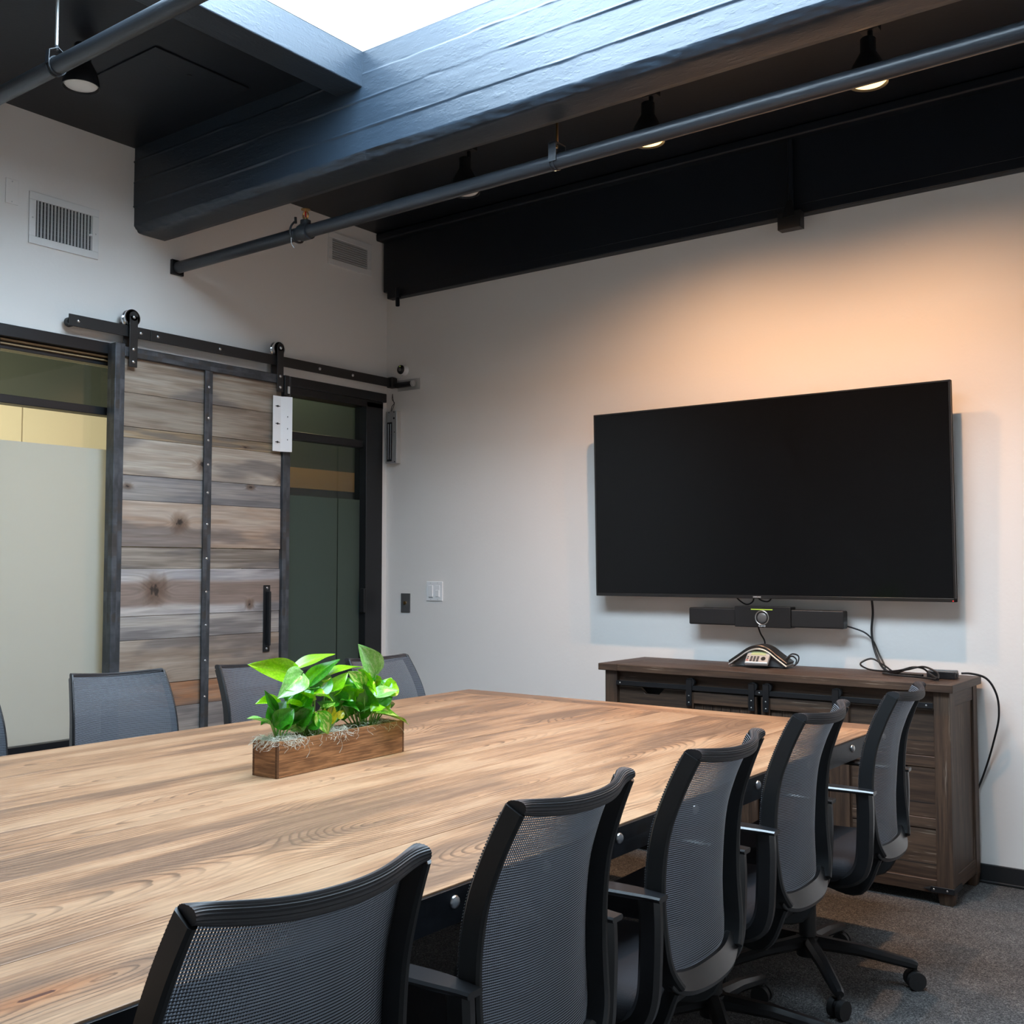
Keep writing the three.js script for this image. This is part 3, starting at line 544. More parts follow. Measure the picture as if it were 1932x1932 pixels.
{
  const k = thing('magnetic_lock', 'grey magnetic lock body hung upright on the white wall', 'lock', [0.077, 2.09, 0.0]);
  part('housing', [bx(-0.045, 0.045, -0.16, 0.16, 0, 0.038, 0.003)], M.aluminium, k); part('magnet_core', [bx(-0.034, 0.008, -0.147, 0.092, 0.036, 0.040, 0.001)], M.blackMetal, k);
  for (const x of [-0.022, -0.004]) part('core_strip', [bx(x - 0.004, x + 0.004, -0.135, 0.082, 0.039, 0.0415, 0.001)], M.zinc, k);
  part('keyhole', [dome(0.007, 0.002, [0.022, 0.115, 0.038], [0, 0, 1])], M.blackMetal, k); for (const [x, y] of [[-0.02, 0.152], [0.022, 0.152], [0.03, -0.15], [0.027, 0.03]]) part('screw', [dome(0.004, 0.002, [x, y, 0.038], [0, 0, 1])], M.blackMetal, k);
  part('loose_wires', [tube([[-0.02, 0.16, 0.02], [-0.01, 0.19, 0.022], [0.012, 0.21, 0.024], [-0.012, 0.235, 0.018], [-0.02, 0.27, 0.006]], 0.0022, 20, 5), tube([[-0.016, 0.16, 0.02], [0.016, 0.20, 0.03], [0.0, 0.225, 0.02], [-0.02, 0.265, 0.008]], 0.0018, 20, 5)], M.cable, k);
}
{
  const p = thing('key_switch', 'grey single wall plate with a small brass key switch', 'switch', [0.171, 1.087, 0.0]);
  part('plate', [bx(-0.037, 0.037, -0.057, 0.057, 0, 0.006, 0.002)], M.greyPlate, p); part('key_barrel', [rod(0.010, [0, 0, 0.004], [0, 0, 0.014])], M.brass, p);
}
{
  const p = thing('light_switch', 'white double wall switch plate with a paddle and a dimmer', 'switch', [0.401, 1.160, 0.0]);
  part('plate', [bx(-0.062, 0.062, -0.057, 0.057, 0, 0.006, 0.0025)], M.whitePlastic, p);
  part('paddle', [bx(-0.043, -0.011, -0.034, 0.034, 0.005, 0.010, 0.002)], M.whitePlastic, p); part('slider_frame', [bx(0.011, 0.043, -0.034, 0.034, 0.005, 0.008, 0.002)], M.whitePlastic, p);
  part('slider', [bx(0.014, 0.040, -0.032, 0.006, 0.008, 0.012, 0.002)], M.whitePlastic, p); for (const x of [-0.027, 0.027]) for (const y of [-0.048, 0.048]) part('screw', [dome(0.003, 0.0015, [x, y, 0.006], [0, 0, 1])], M.aluminium, p);
  part('slot', [bx(-0.043, -0.011, -0.040, -0.037, 0.0055, 0.0065)], M.greyPlate, p);  // grey strip painted in as the shadow below the paddle
}
const font = await new FontLoader().loadAsync('fonts/droid/droid_sans_bold.typeface.json');
function lettering(text, size, depth = 0.0006) { const g = new TextGeometry(text, { font, size, depth, curveSegments: 3, bevelEnabled: false }); g.computeBoundingBox(); const b = g.boundingBox; g.translate(-(b.min.x + b.max.x) / 2, -(b.min.y + b.max.y) / 2, 0); return g; }
// television, tilted a little downwards
{
  const tv = thing('television', 'large wall-mounted flat television with a black switched-off screen', 'television', [2.475, 1.62, 0.105]);
  const W = 1.765, Hh = 0.93, tilt = new THREE.Matrix4().makeRotationX(0.022);
  const g = (list) => list.map((q) => q.applyMatrix4(tilt));
  part('screen', g([bx(-W / 2 + 0.009, W / 2 - 0.009, -Hh / 2 + 0.016, Hh / 2 - 0.008, 0.006, 0.0125)]), M.screen, tv);
  part('bezel', g([bx(-W / 2, W / 2, Hh / 2 - 0.008, Hh / 2, -0.01, 0.014, 0.002), bx(-W / 2, W / 2, -Hh / 2, -Hh / 2 + 0.016, -0.01, 0.014, 0.002), bx(-W / 2, -W / 2 + 0.009, -Hh / 2, Hh / 2, -0.01, 0.014, 0.002), bx(W / 2 - 0.009, W / 2, -Hh / 2, Hh / 2, -0.01, 0.014, 0.002), bx(-W / 2, W / 2, -Hh / 2, Hh / 2, -0.012, 0.006, 0.002)]), M.bezel, tv);
  part('rear_housing', g([bx(-W / 2 + 0.04, W / 2 - 0.012, -Hh / 2 + 0.03, Hh / 2 - 0.07, -0.055, -0.012, 0.008)]), M.tvBack, tv);
  part('wall_mount', [bx(-0.35, 0.35, -0.2, 0.2, -0.104, -0.085, 0.003), bx(-0.25, -0.2, -0.22, 0.22, -0.085, -0.04, 0.003), bx(0.2, 0.25, -0.22, 0.22, -0.085, -0.04, 0.003)], M.blackMetal, tv);
  part('logo', [lettering('SAMSUNG', 0.0058).translate(0.0, -Hh / 2 + 0.008, 0.0142).applyMatrix4(tilt)], M.lightPrint, tv, 'small silver maker name');
  part('standby_led', g([bx(W / 2 - 0.014, W / 2 - 0.009, -Hh / 2 + 0.003, -Hh / 2 + 0.007, 0.012, 0.0152)]), M.redLed, tv, 'red standby light');
}
// conference bar under the television
{
  const c = thing('conference_bar', 'black video conference sound bar with a central camera under the television', 'sound bar', [2.50, 1.067, 0.0]);
  part('speaker_wing', [bx(-0.380, -0.135, -0.040, 0.040, 0.05, 0.105, 0.006)], M.cable, c); part('speaker_wing', [bx(0.135, 0.380, -0.040, 0.040, 0.05, 0.105, 0.006)], M.cable, c);
  part('camera_housing', [bx(-0.138, 0.138, -0.045, 0.052, 0.05, 0.112, 0.004)], M.plasticBlack, c);
  part('wall_bracket', [bx(-0.1, 0.1, -0.02, 0.02, 0, 0.052, 0.002)], M.blackMetal, c);
  part('status_light', [bx(-0.055, 0.052, 0.036, 0.040, 0.111, 0.1128, 0.001)], M.greenLed, c, 'thin yellow-green light strip');
  part('lens_ring', [new THREE.TorusGeometry(0.032, 0.0028, 8, 40).translate(0.0, 0.0, 0.113)], M.zinc, c); part('lens', [new THREE.SphereGeometry(0.026, 24, 12).scale(1, 1, 0.35).translate(0.0, 0.0, 0.108)], M.greyPlate, c, 'round grey camera lens');
  part('logo', [lettering('poly', 0.0085).translate(0.006, -0.037, 0.1122), new THREE.TorusGeometry(0.0035, 0.0013, 5, 12).translate(-0.013, -0.037, 0.1125)], M.lightPrint, c);
}
// cables between the television, the bar and the sideboard
const TOP = 0.848;
solid('cable', 'short black cable loop under the television left of its logo', 'cable', [tube([[2.335, 1.175, 0.06], [2.36, 1.145, 0.055], [2.40, 1.125, 0.055], [2.43, 1.14, 0.055], [2.438, 1.175, 0.06]], 0.0035, 30, 6)], M.cable);
solid('cable', 'short black cable loop under the television right of its logo', 'cable', [tube([[2.45, 1.165, 0.06], [2.475, 1.145, 0.058], [2.51, 1.142, 0.058], [2.53, 1.165, 0.06]], 0.0035, 30, 6)], M.cable);
solid('cable', 'black cable dropping from the sound bar behind the conference phone', 'cable', [tube([[2.455, 1.03, 0.06], [2.46, 0.99, 0.04], [2.475, 0.955, 0.03], [2.475, 0.90, 0.03], [2.472, 0.852, 0.04]], 0.004, 30, 6)], M.cable);
solid('cable', 'black cable hanging from the right part of the television to the sideboard', 'cable', [tube([[2.99, 1.18, 0.06], [2.985, 1.10, 0.03], [2.975, 1.02, 0.02], [2.985, 0.95, 0.025], [3.02, 0.88, 0.05], [3.06, 0.858, 0.10], [3.11, 0.854, 0.16], [3.19, 0.854, 0.20], [3.25, 0.856, 0.22]], 0.0052, 60, 8)], M.cable);
solid('cable', 'thin black cable from the right end of the sound bar to the sideboard', 'cable', [tube([[2.87, 1.04, 0.06], [2.90, 1.03, 0.04], [2.95, 1.01, 0.03], [2.98, 0.98, 0.025], [3.01, 0.92, 0.03], [3.045, 0.865, 0.06], [3.05, 0.853, 0.10]], 0.0035, 50, 6)], M.cable);
solid('cable', 'tangled black cable coil lying on the sideboard by the power adapter', 'cable', [tube([[3.265, 0.866, 0.19], [3.25, 0.885, 0.22], [3.22, 0.890, 0.24], [3.16, 0.872, 0.22], [3.08, 0.860, 0.17], [2.99, 0.862, 0.13], [2.95, 0.880, 0.10], [2.99, 0.902, 0.08], [3.05, 0.880, 0.10], [3.12, 0.858, 0.17], [3.20, 0.880, 0.25], [3.27, 0.896, 0.27], [3.33, 0.876, 0.30], [3.345, 0.856, 0.345]], 0.004, 120, 6), tube([[3.08, 0.854, 0.2], [3.15, 0.857, 0.28], [3.25, 0.858, 0.31], [3.34, 0.856, 0.35]], 0.0045, 40, 6), rod(0.006, [3.29, 0.872, 0.285], [3.345, 0.857, 0.35], 8)], M.cable);
solid('cable', 'black power cable looping over the right end of the sideboard to behind it', 'cable', [tube([[3.385, 0.868, 0.16], [3.42, 0.868, 0.15], [3.47, 0.850, 0.12], [3.50, 0.79, 0.09], [3.505, 0.70, 0.07], [3.475, 0.58, 0.045], [3.435, 0.46, 0.022], [3.395, 0.36, 0.011], [3.36, 0.28, 0.010]], 0.0045, 80, 6)], M.cable);
{
  const a = thing('power_adapter', 'small black power adapter on the right end of the sideboard', 'adapter', [3.325, TOP, 0.21], 0.1);
  part('body', [bx(-0.055, 0.055, 0.0005, 0.032, -0.04, 0.04, 0.004)], M.plasticBlack, a); part('socket', [bx(0.053, 0.060, 0.008, 0.024, -0.015, 0.015, 0.002)], M.tvBack, a);
}
// three-legged conference phone
{
  const p = thing('conference_phone', 'arched black and silver conference phone with keypad on the sideboard', 'phone', [2.522, TOP + 0.002, 0.165], 0.12);
  const arc = (r0) => curvePts([[-0.155, 0.018, 0.012], [-0.10, 0.049, 0.012], [-0.045, 0.078, 0.012], [0.0, 0.086, 0.012], [0.045, 0.078, 0.012], [0.10, 0.047, 0.012], [0.152, 0.018, 0.012]], 30).map(([x, y, z]) => [x, y - r0, z]);
  part('shell', [sweep(arc(0), [0, 0, 1], (t) => 0.135 - 0.02 * Math.sin(Math.PI * t), 0.012), sweep(curvePts([[0, 0.082, -0.01], [0, 0.05, -0.06], [0, 0.014, -0.115]], 10), [1, 0, 0], (t) => 0.06 + 0.03 * t, 0.010)], M.plasticBlack, p);
  part('rim', [sweep(arc(0.010).map(([x, y, z]) => [x, y, z + 0.004]), [0, 0, 1], (t) => 0.137 - 0.02 * Math.sin(Math.PI * t), 0.006)], M.aluminium, p, 'silver rim under the black arch');
  { const ar = arc(0.014), sh = new THREE.Shape(); sh.moveTo(ar[0][0] + 0.02, 0.004); for (const [x, y] of ar) sh.lineTo(x * 0.93, Math.max(0.004, y)); sh.lineTo(ar[ar.length - 1][0] - 0.02, 0.004);
    part('speaker_body', [new THREE.ExtrudeGeometry(sh, { depth: 0.085, bevelEnabled: false }).translate(0, 0, -0.035)], M.greyPlate, p, 'grey speaker body under the arch'); }
  const pad = new THREE.Matrix4().makeRotationX(-1.0).setPosition(0.005, 0.038, 0.085);
  part('keypad_panel', [new RoundedBoxGeometry(0.125, 0.085, 0.018, 2, 0.007).applyMatrix4(pad)], M.aluminium, p, 'silver keypad panel');
  part('display', [bx(-0.038, 0.040, 0.010, 0.034, 0.008, 0.0098).applyMatrix4(pad)], std({ color: lin(0.42, 0.44, 0.22), roughness: 0.25 }), p, 'yellow-green display');
  for (let r = 0; r < 4; r++) for (let c = 0; c < 3; c++) part('key', bx(-0.036 + c * 0.017, -0.024 + c * 0.017, -0.006 - r * 0.0092, 0.0005 - r * 0.0092, 0.008, 0.0105, 0.001).applyMatrix4(pad), M.blackMetal, p);
  part('navigation_key', [new THREE.CylinderGeometry(0.012, 0.012, 0.003, 20).rotateX(Math.PI / 2).translate(0.033, -0.014, 0.0095).applyMatrix4(pad)], M.blackMetal, p);
  for (let r = 0; r < 3; r++) part('side_key', bx(-0.054, -0.045, -0.006 - r * 0.011, -0.0005 - r * 0.011, 0.008, 0.0105, 0.001).applyMatrix4(pad), r === 2 ? M.redPrint : M.blackMetal, p);
  part('logo', [lettering('POLYCOM', 0.0048).rotateX(-0.15).translate(0.004, 0.0862, 0.0575)], M.lightPrint, p);
  part('logo_mark', [bx(-0.032, -0.024, 0.084, 0.088, 0.0572, 0.0584)], M.redPrint, p);
  part('cord', [tube([[0.12, 0.03, 0.0], [0.155, 0.055, -0.02], [0.185, 0.045, -0.03], [0.18, 0.02, -0.03], [0.16, 0.006, -0.02]], 0.0035, 30, 6), tube([[0.12, 0.025, -0.01], [0.15, 0.045, -0.03], [0.172, 0.03, -0.035], [0.165, 0.006, -0.03]], 0.0035, 30, 6)], M.cable, p);
  p.scale.set(0.86, 1.08, 0.9);
}

// ---------------------------------------------------------------- sideboard
{
  const s = thing('sideboard', 'dark brown rustic wooden sideboard against the wall below the television', 'sideboard', [0, 0, 0]);
  let k = 0; const wood = (x0, x1, y0, y1, z0, z1, grain = 0, r = 0.003) => bx(x0, x1, y0, y1, z0, z1, r, grain, [(k * 0.377) % 1, (k++ * 0.231) % 1]);
  const F = 0.425; // front face of the carcass
  // top: lengthwise planks between breadboard ends
  part('top_end', wood(1.822, 1.925, 0.816, TOP, 0.02, 0.455, 2), M.side, s); part('top_end', wood(3.325, 3.428, 0.816, TOP, 0.02, 0.455, 2), M.side, s);
  for (let i = 0; i < 5; i++) part('top_plank', wood(1.926, 3.324, 0.816, TOP - 0.0005 * (i % 2), 0.02 + i * 0.087 + 0.0006, 0.02 + (i + 1) * 0.087 - 0.0006, 0, 0.002), M.side, s);
  // posts and feet
  for (const [x0, x1] of [[1.850, 1.914], [3.350, 3.412]]) for (const [z0, z1] of [[F - 0.06, F + 0.012], [0.03, 0.09]]) {
    part('post', wood(x0, x1, 0.045, 0.816, z0, z1, 1), M.side, s);
    const g = new THREE.CylinderGeometry((x1 - x0) * 0.68, (x1 - x0) * 0.55, 0.046, 4, 1).rotateY(Math.PI / 4).translate((x0 + x1) / 2, 0.023, (z0 + z1) / 2);
    part('foot', uvm(g.toNonIndexed(), 1), M.side, s);
  }
  // carcass sides, back, bottom
  part('side_panel', wood(1.862, 1.880, 0.05, 0.816, 0.09, F - 0.06, 1), M.side, s);
  part('side_panel', wood(3.380, 3.402, 0.05, 0.816, 0.09, F - 0.06, 1), M.side, s);
  for (const [y0, y1] of [[0.05, 0.11], [0.755, 0.816]]) part('side_rail', wood(3.395, 3.408, y0, y1, 0.085, F - 0.055, 2), M.side, s);
  part('back_panel', wood(1.87, 3.40, 0.05, 0.816, 0.022, 0.034, 0), M.side, s);
  part('bottom_board', wood(1.90, 3.36, 0.045, 0.06, 0.05, F - 0.02, 0), M.side, s);
  part('top_rail', wood(1.914, 3.350, 0.745, 0.816, F - 0.035, F - 0.012, 0), M.side, s);
  part('bottom_rail', wood(1.914, 3.350, 0.042, 0.092, F - 0.03, F + 0.006, 0), M.side, s);
  part('interior_shade_sheet', [bx(1.92, 3.345, 0.06, 0.745, F - 0.060, F - 0.055)], M.darkRecess, s, 'dark sheet painted as the shade inside behind the drawers');  // near-black sheet stands in for shade inside the cabinet
  part('divider', wood(2.268, 2.29, 0.092, 0.745, F - 0.05, F - 0.006, 1), M.side, s); part('divider', wood(2.996, 3.018, 0.092, 0.745, F - 0.05, F - 0.006, 1), M.side, s);
  // drawers with a trapezoid finger notch, three on each side
  const rows = [[0.565, 0.742], [0.327, 0.518], [0.092, 0.280]];
  for (const [x0, x1] of [[1.920, 2.266], [3.020, 3.347]]) {
    for (const [y0, y1] of rows) {
      const w = x1 - x0, h = y1 - y0, sh = new THREE.Shape(); const pts = [[0, 0], [w, 0], [w, h], [w * 0.5 + 0.062, h], [w * 0.5 + 0.036, h - 0.028], [w * 0.5 - 0.036, h - 0.028], [w * 0.5 - 0.062, h], [0, h]];
      pts.forEach(([a, b], i) => i ? sh.lineTo(a, b) : sh.moveTo(a, b));
      const g = new THREE.ExtrudeGeometry(sh, { depth: 0.020, bevelEnabled: true, bevelSize: 0.0015, bevelThickness: 0.0015, bevelSegments: 1 }).translate(x0, y0, F - 0.026);
      const d = part('drawer', uvm(g.toNonIndexed ? (g.index ? g.toNonIndexed() : g) : g, 0, [(k * 0.377) % 1, (k++ * 0.231) % 1]), M.side, s);
      part('drawer_dark_line', wood(x0 + 0.003, x1 - 0.003, y0 + 0.055, y0 + 0.0566, F - 0.0048, F - 0.0035), M.darkRecess, d);  // thin near-black line across the drawer front
    }
    for (const [y0, y1] of [[0.518, 0.563], [0.282, 0.325]]) part('cross_rail', wood(x0 - 0.002, x1 + 0.003, y0 + 0.001, y1, F - 0.03, F - 0.001, 0), M.side, s);
  }
  // two sliding doors with frames and slats
  for (const [x0, x1] of [[2.272, 2.614], [2.634, 3.014]]) {
    const d = part('sliding_door', [wood(x0, x0 + 0.04, 0.10, 0.744, F - 0.006, F + 0.012, 1), wood(x1 - 0.04, x1, 0.10, 0.744, F - 0.006, F + 0.012, 1), wood(x0 + 0.04, x1 - 0.04, 0.692, 0.744, F - 0.006, F + 0.011, 0), wood(x0 + 0.04, x1 - 0.04, 0.10, 0.155, F - 0.006, F + 0.011, 0)], M.side, s, 'framed sliding cabinet door');
    const n = 6, w = (x1 - x0 - 0.08) / n; for (let i = 0; i < n; i++) part('slat', wood(x0 + 0.04 + i * w + 0.001, x0 + 0.04 + (i + 1) * w - 0.001, 0.155, 0.692, F - 0.008, F - 0.001, 1, 0.002), M.side, d);
  }
  // iron rail and roller straps
  const r = part('iron_rail', [bx(1.914, 3.350, 0.751, 0.772, F + 0.014, F + 0.019, 0.001)], M.blackMetal, s, 'black iron rail');
  for (const x of [1.935, 2.63, 3.325]) part('rail_screw', [dome(0.004, 0.002, [x, 0.7615, F + 0.019], [0, 0, 1]), rod(0.005, [x, 0.7615, F - 0.012], [x, 0.7615, F + 0.015], 10)], M.zinc, r);
  for (const x of [2.297, 2.596, 2.662, 2.965]) {
    const h = part('roller_strap', [bx(x - 0.0135, x + 0.0135, 0.683, 0.801, F + 0.022, F + 0.026, 0.001), bx(x - 0.0135, x + 0.0135, 0.797, 0.801, F + 0.004, F + 0.026, 0.001), rod(0.019, [x + 0.006, 0.787, F + 0.005], [x + 0.006, 0.787, F + 0.021], 20)], M.blackMetal, s, 'black iron roller strap');
    for (const y of [0.697, 0.727]) part('screw', [dome(0.0035, 0.002, [x, y, F + 0.026], [0, 0, 1])], M.zinc, h);
  }
  // iron corner straps at the foot
  for (const [x, q] of [[3.414, -1], [1.848, 1]]) {
    const g = part('corner_strap', [bx(Math.min(x, x + q * 0.085), Math.max(x, x + q * 0.085), 0.048, 0.070, F + 0.011, F + 0.0155, 0.001), cyl(0.011, 0.0, 0, [x + q * 0.085, 0.059, F + 0.0132], [x + q * 0.118, 0.059, F + 0.0132], 8), bx(x - 0.002, x + 0.002, 0.048, 0.070, F - 0.10, F + 0.0155, 0.001)], M.blackMetal, s, 'black iron corner strap');
    for (const o of [0.025, 0.075]) part('screw', [dome(0.004, 0.002, [x + q * o, 0.059, F + 0.0155], [0, 0, 1])], M.zinc, g);
  }
}

// ---------------------------------------------------------------- conference table
const TABLE = { x0: 1.365, x1: 3.312, z0: 0.862, z1: 4.62, y: 0.73 };
{
  const { x0, x1, z0, z1, y } = TABLE;
  const t = thing('conference_table', 'long wooden plank conference table with a black riveted steel edge', 'table', [0, 0, 0]);
  const seams = [x0 + 0.003, 1.70, 2.075, 2.285, 2.470, 2.644, 3.044, x1 - 0.003], end = z0 + 0.152;
  for (let i = 0; i < 7; i++) {
    const g = bx(seams[i] + 0.0007, seams[i + 1] - 0.0007, y - 0.045, y + [0, -0.0004, 0.0003, 0, -0.0003, 0.0004, 0][i], end + 0.0006, z1 - 0.003, 0.0016, 2), p = g.attributes.position, uv = g.attributes.uv, w = seams[i + 1] - seams[i];
    for (let k = 0; k < p.count; k++) { uv.setX(k, (z1 - p.getZ(k)) / 4); uv.setY(k, (i + 0.04 + (p.getX(k) - seams[i]) / 0.40 * 0.92) / STRIPS); }
    part('plank', g, M.table, t);
  }
  { // breadboard end plank at the far end
    const g = bx(x0 + 0.003, x1 - 0.003, y - 0.045, y + 0.0004, z0 + 0.003, end - 0.0006, 0.0016, 0), p = g.attributes.position, uv = g.attributes.uv;
    for (let k = 0; k < p.count; k++) { uv.setX(k, p.getX(k) / 4); uv.setY(k, (7.2 + (p.getZ(k) - z0) / 0.40) / STRIPS); }
    part('end_plank', g, M.table, t, 'pale end plank across the far end');
  }
  // steel edge band with dome bolts
  const band = part('steel_band', [bx(x1 - 0.004, x1 + 0.003, y - 0.068, y - 0.004, z0, z1, 0.001, 2), bx(x0 - 0.003, x0 + 0.004, y - 0.068, y - 0.004, z0, z1, 0.001, 2), bx(x0, x1, y - 0.068, y - 0.004, z0 - 0.003, z0 + 0.004, 0.001), bx(x0, x1, y - 0.068, y - 0.004, z1 - 0.004, z1 + 0.003, 0.001)], M.steelBand, t, 'dark steel band round the edge');
  for (const z of [0.93, 1.115, 1.245, 1.62, 1.99, 2.36, 2.72, 3.0, 3.285, 3.65, 4.0, 4.35]) { part('bolt', [dome(0.0125, 0.009, [x1 + 0.003, y - 0.028, z])], M.zinc, band); part('bolt', [dome(0.0125, 0.009, [x0 - 0.003, y - 0.028, z], [-1, 0, 0])], M.zinc, band); }
  // black steel trestles below
  for (const z of [1.55, 3.95]) {
    part('trestle', [sweep([[2.02, 0.02, z], [2.66, 0.665, z]], [0, 0, 1], 0.08, 0.06), sweep([[2.66, 0.02, z + 0.07], [2.02, 0.665, z + 0.07]], [0, 0, 1], 0.06, 0.06), bx(1.9, 2.78, 0.64, 0.684, z - 0.05, z + 0.12, 0.004), bx(1.95, 2.73, 0.0, 0.03, z - 0.05, z + 0.12, 0.004)], M.blackMetal, t, 'black steel cross trestle');
  }
  part('stretcher', [bx(2.30, 2.38, 0.30, 0.38, 1.6, 3.95, 0.004)], M.blackMetal, t);
}

// ---------------------------------------------------------------- mesh-back conference chairs
// local axes: x across, y up, the sitter looks along +z
const HALF = (t) => 0.166 + 0.026 * Math.sin(Math.PI * Math.min(1, 0.14 + t * 0.80)) - 0.030 * Math.pow(Math.max(0, 1 - t / 0.14), 2); // half width, t from the bottom to the top
const EDGE = [[0.455, -0.240], [0.50, -0.231], [0.56, -0.224], [0.62, -0.220], [0.70, -0.222], [0.78, -0.234], [0.85, -0.258], [0.90, -0.280], [0.94, -0.300]];
let RECLINE = 1;
function edgeAt(t) { const [y, z] = edgeRaw(t); return [y, y > 0.62 ? -0.22 + (z + 0.22) * RECLINE : z]; }
function edgeRaw(t) { const y = 0.455 + 0.485 * t; let i = 0; while (i < EDGE.length - 2 && EDGE[i + 1][0] < y) i++; const [y0, a] = EDGE[i], [y1, b] = EDGE[i + 1], f = (y - y0) / (y1 - y0), p = EDGE[Math.max(0, i - 1)], q = EDGE[Math.min(EDGE.length - 1, i + 2)]; const m0 = (b - p[1]) / (y1 - p[0]) * (y1 - y0), m1 = (q[1] - a) / (q[0] - y0) * (y1 - y0); const f2 = f * f, f3 = f2 * f; return [y, (2 * f3 - 3 * f2 + 1) * a + (f3 - 2 * f2 + f) * m0 + (-2 * f3 + 3 * f2) * b + (f3 - f2) * m1]; }
function backPoint(s, t, lift, push = 0) { const [y, z] = edgeAt(t), w = HALF(t) - 0.001, bow = (0.034 + 0.018 * sstep(0.0, 0.5, t)) * (1 - Math.pow(Math.abs(s), 2.4)); return [s * w, y + lift - 0.012 * (1 - s * s) * Math.max(0, t - 0.8) * 5, z - bow - push]; }
function ribs(lift) { // horizontal cords, each a fine flat translucent strip on the outer side of the threads
  const pos = [], idx = [], N = 104, S = 24, r = 0.00115;
  for (const out of [0.0007, -0.0007]) for (let i = 0; i < N; i++) {
    const t = 0.045 + 0.93 * i / (N - 1), o = pos.length / 3;
    for (let k = 0; k <= S; k++) { const p = backPoint(-1 + 2 * k / S, t, lift, out); pos.push(p[0], p[1] - r, p[2], p[0], p[1] + r, p[2]); }
    for (let k = 0; k < S; k++) { const a = o + k * 2; idx.push(a, a + 2, a + 1, a + 1, a + 2, a + 3); }
  }
  const g = new THREE.BufferGeometry(); g.setAttribute('position', new THREE.Float32BufferAttribute(pos, 3)); g.setIndex(idx); g.computeVertexNormals(); return g;
}
function threads(lift) { // upright black threads between the cords
  const pos = [], idx = [], N = 104, S = 30, w = 0.0016;
  for (let i = 0; i < N; i++) {
    const s = -0.998 + 1.996 * i / (N - 1), o = pos.length / 3;
    for (let k = 0; k <= S; k++) { const p = backPoint(s, 0.05 + 0.925 * k / S, lift); pos.push(p[0] - w, p[1], p[2], p[0] + w, p[1], p[2]); }
    for (let k = 0; k < S; k++) { const a = o + k * 2; idx.push(a, a + 1, a + 2, a + 1, a + 3, a + 2); }
  }
  const g = new THREE.BufferGeometry(); g.setAttribute('position', new THREE.Float32BufferAttribute(pos, 3)); g.setIndex(idx); g.computeVertexNormals(); return g;
}
function hemGeometry(lift) { // rounded sleeve with fine ribs, deeper at the ends where it caps the uprights
  const N = 44, K = 40, pos = [], idx = [];
  for (let i = 0; i <= N; i++) {
    const s = Math.sin((-1 + 2 * i / N) * Math.PI / 2), e = Math.pow(Math.abs(s), 9), p = backPoint(s, 1, lift);
    const hy = 0.0135 - 0.003 * e, hz = 0.0085 + 0.0105 * e, cy = p[1] - 0.010 + 0.002 * e, cz = p[2] - 0.003 - 0.016 * e, cx = p[0] * (1 + 0.018 * e);
    for (let k = 0; k < K; k++) { const a = k / K * Math.PI * 2, ca = Math.cos(a), sa = Math.sin(a), q = 1 + (k % 2 ? 0.05 : -0.05) * (0.0105 / hz); pos.push(cx, cy + hy * Math.sign(sa) * Math.pow(Math.abs(sa), 0.8) * q, cz + hz * Math.sign(ca) * Math.pow(Math.abs(ca), 0.8) * q); }
    if (i) for (let k = 0; k < K; k++) { const a = (i - 1) * K + k, b = (i - 1) * K + (k + 1) % K; idx.push(a, b, a + K, b, b + K, a + K); }
  }
  for (const o of [0, N * K]) for (let k = 1; k < K - 1; k++) idx.push(o, o + k, o + k + 1);
  const g = new THREE.BufferGeometry(); g.setAttribute('position', new THREE.Float32BufferAttribute(pos, 3)); g.setIndex(idx); const q = g.toNonIndexed(); q.computeVertexNormals(); return smooth(q, 0.5);
}
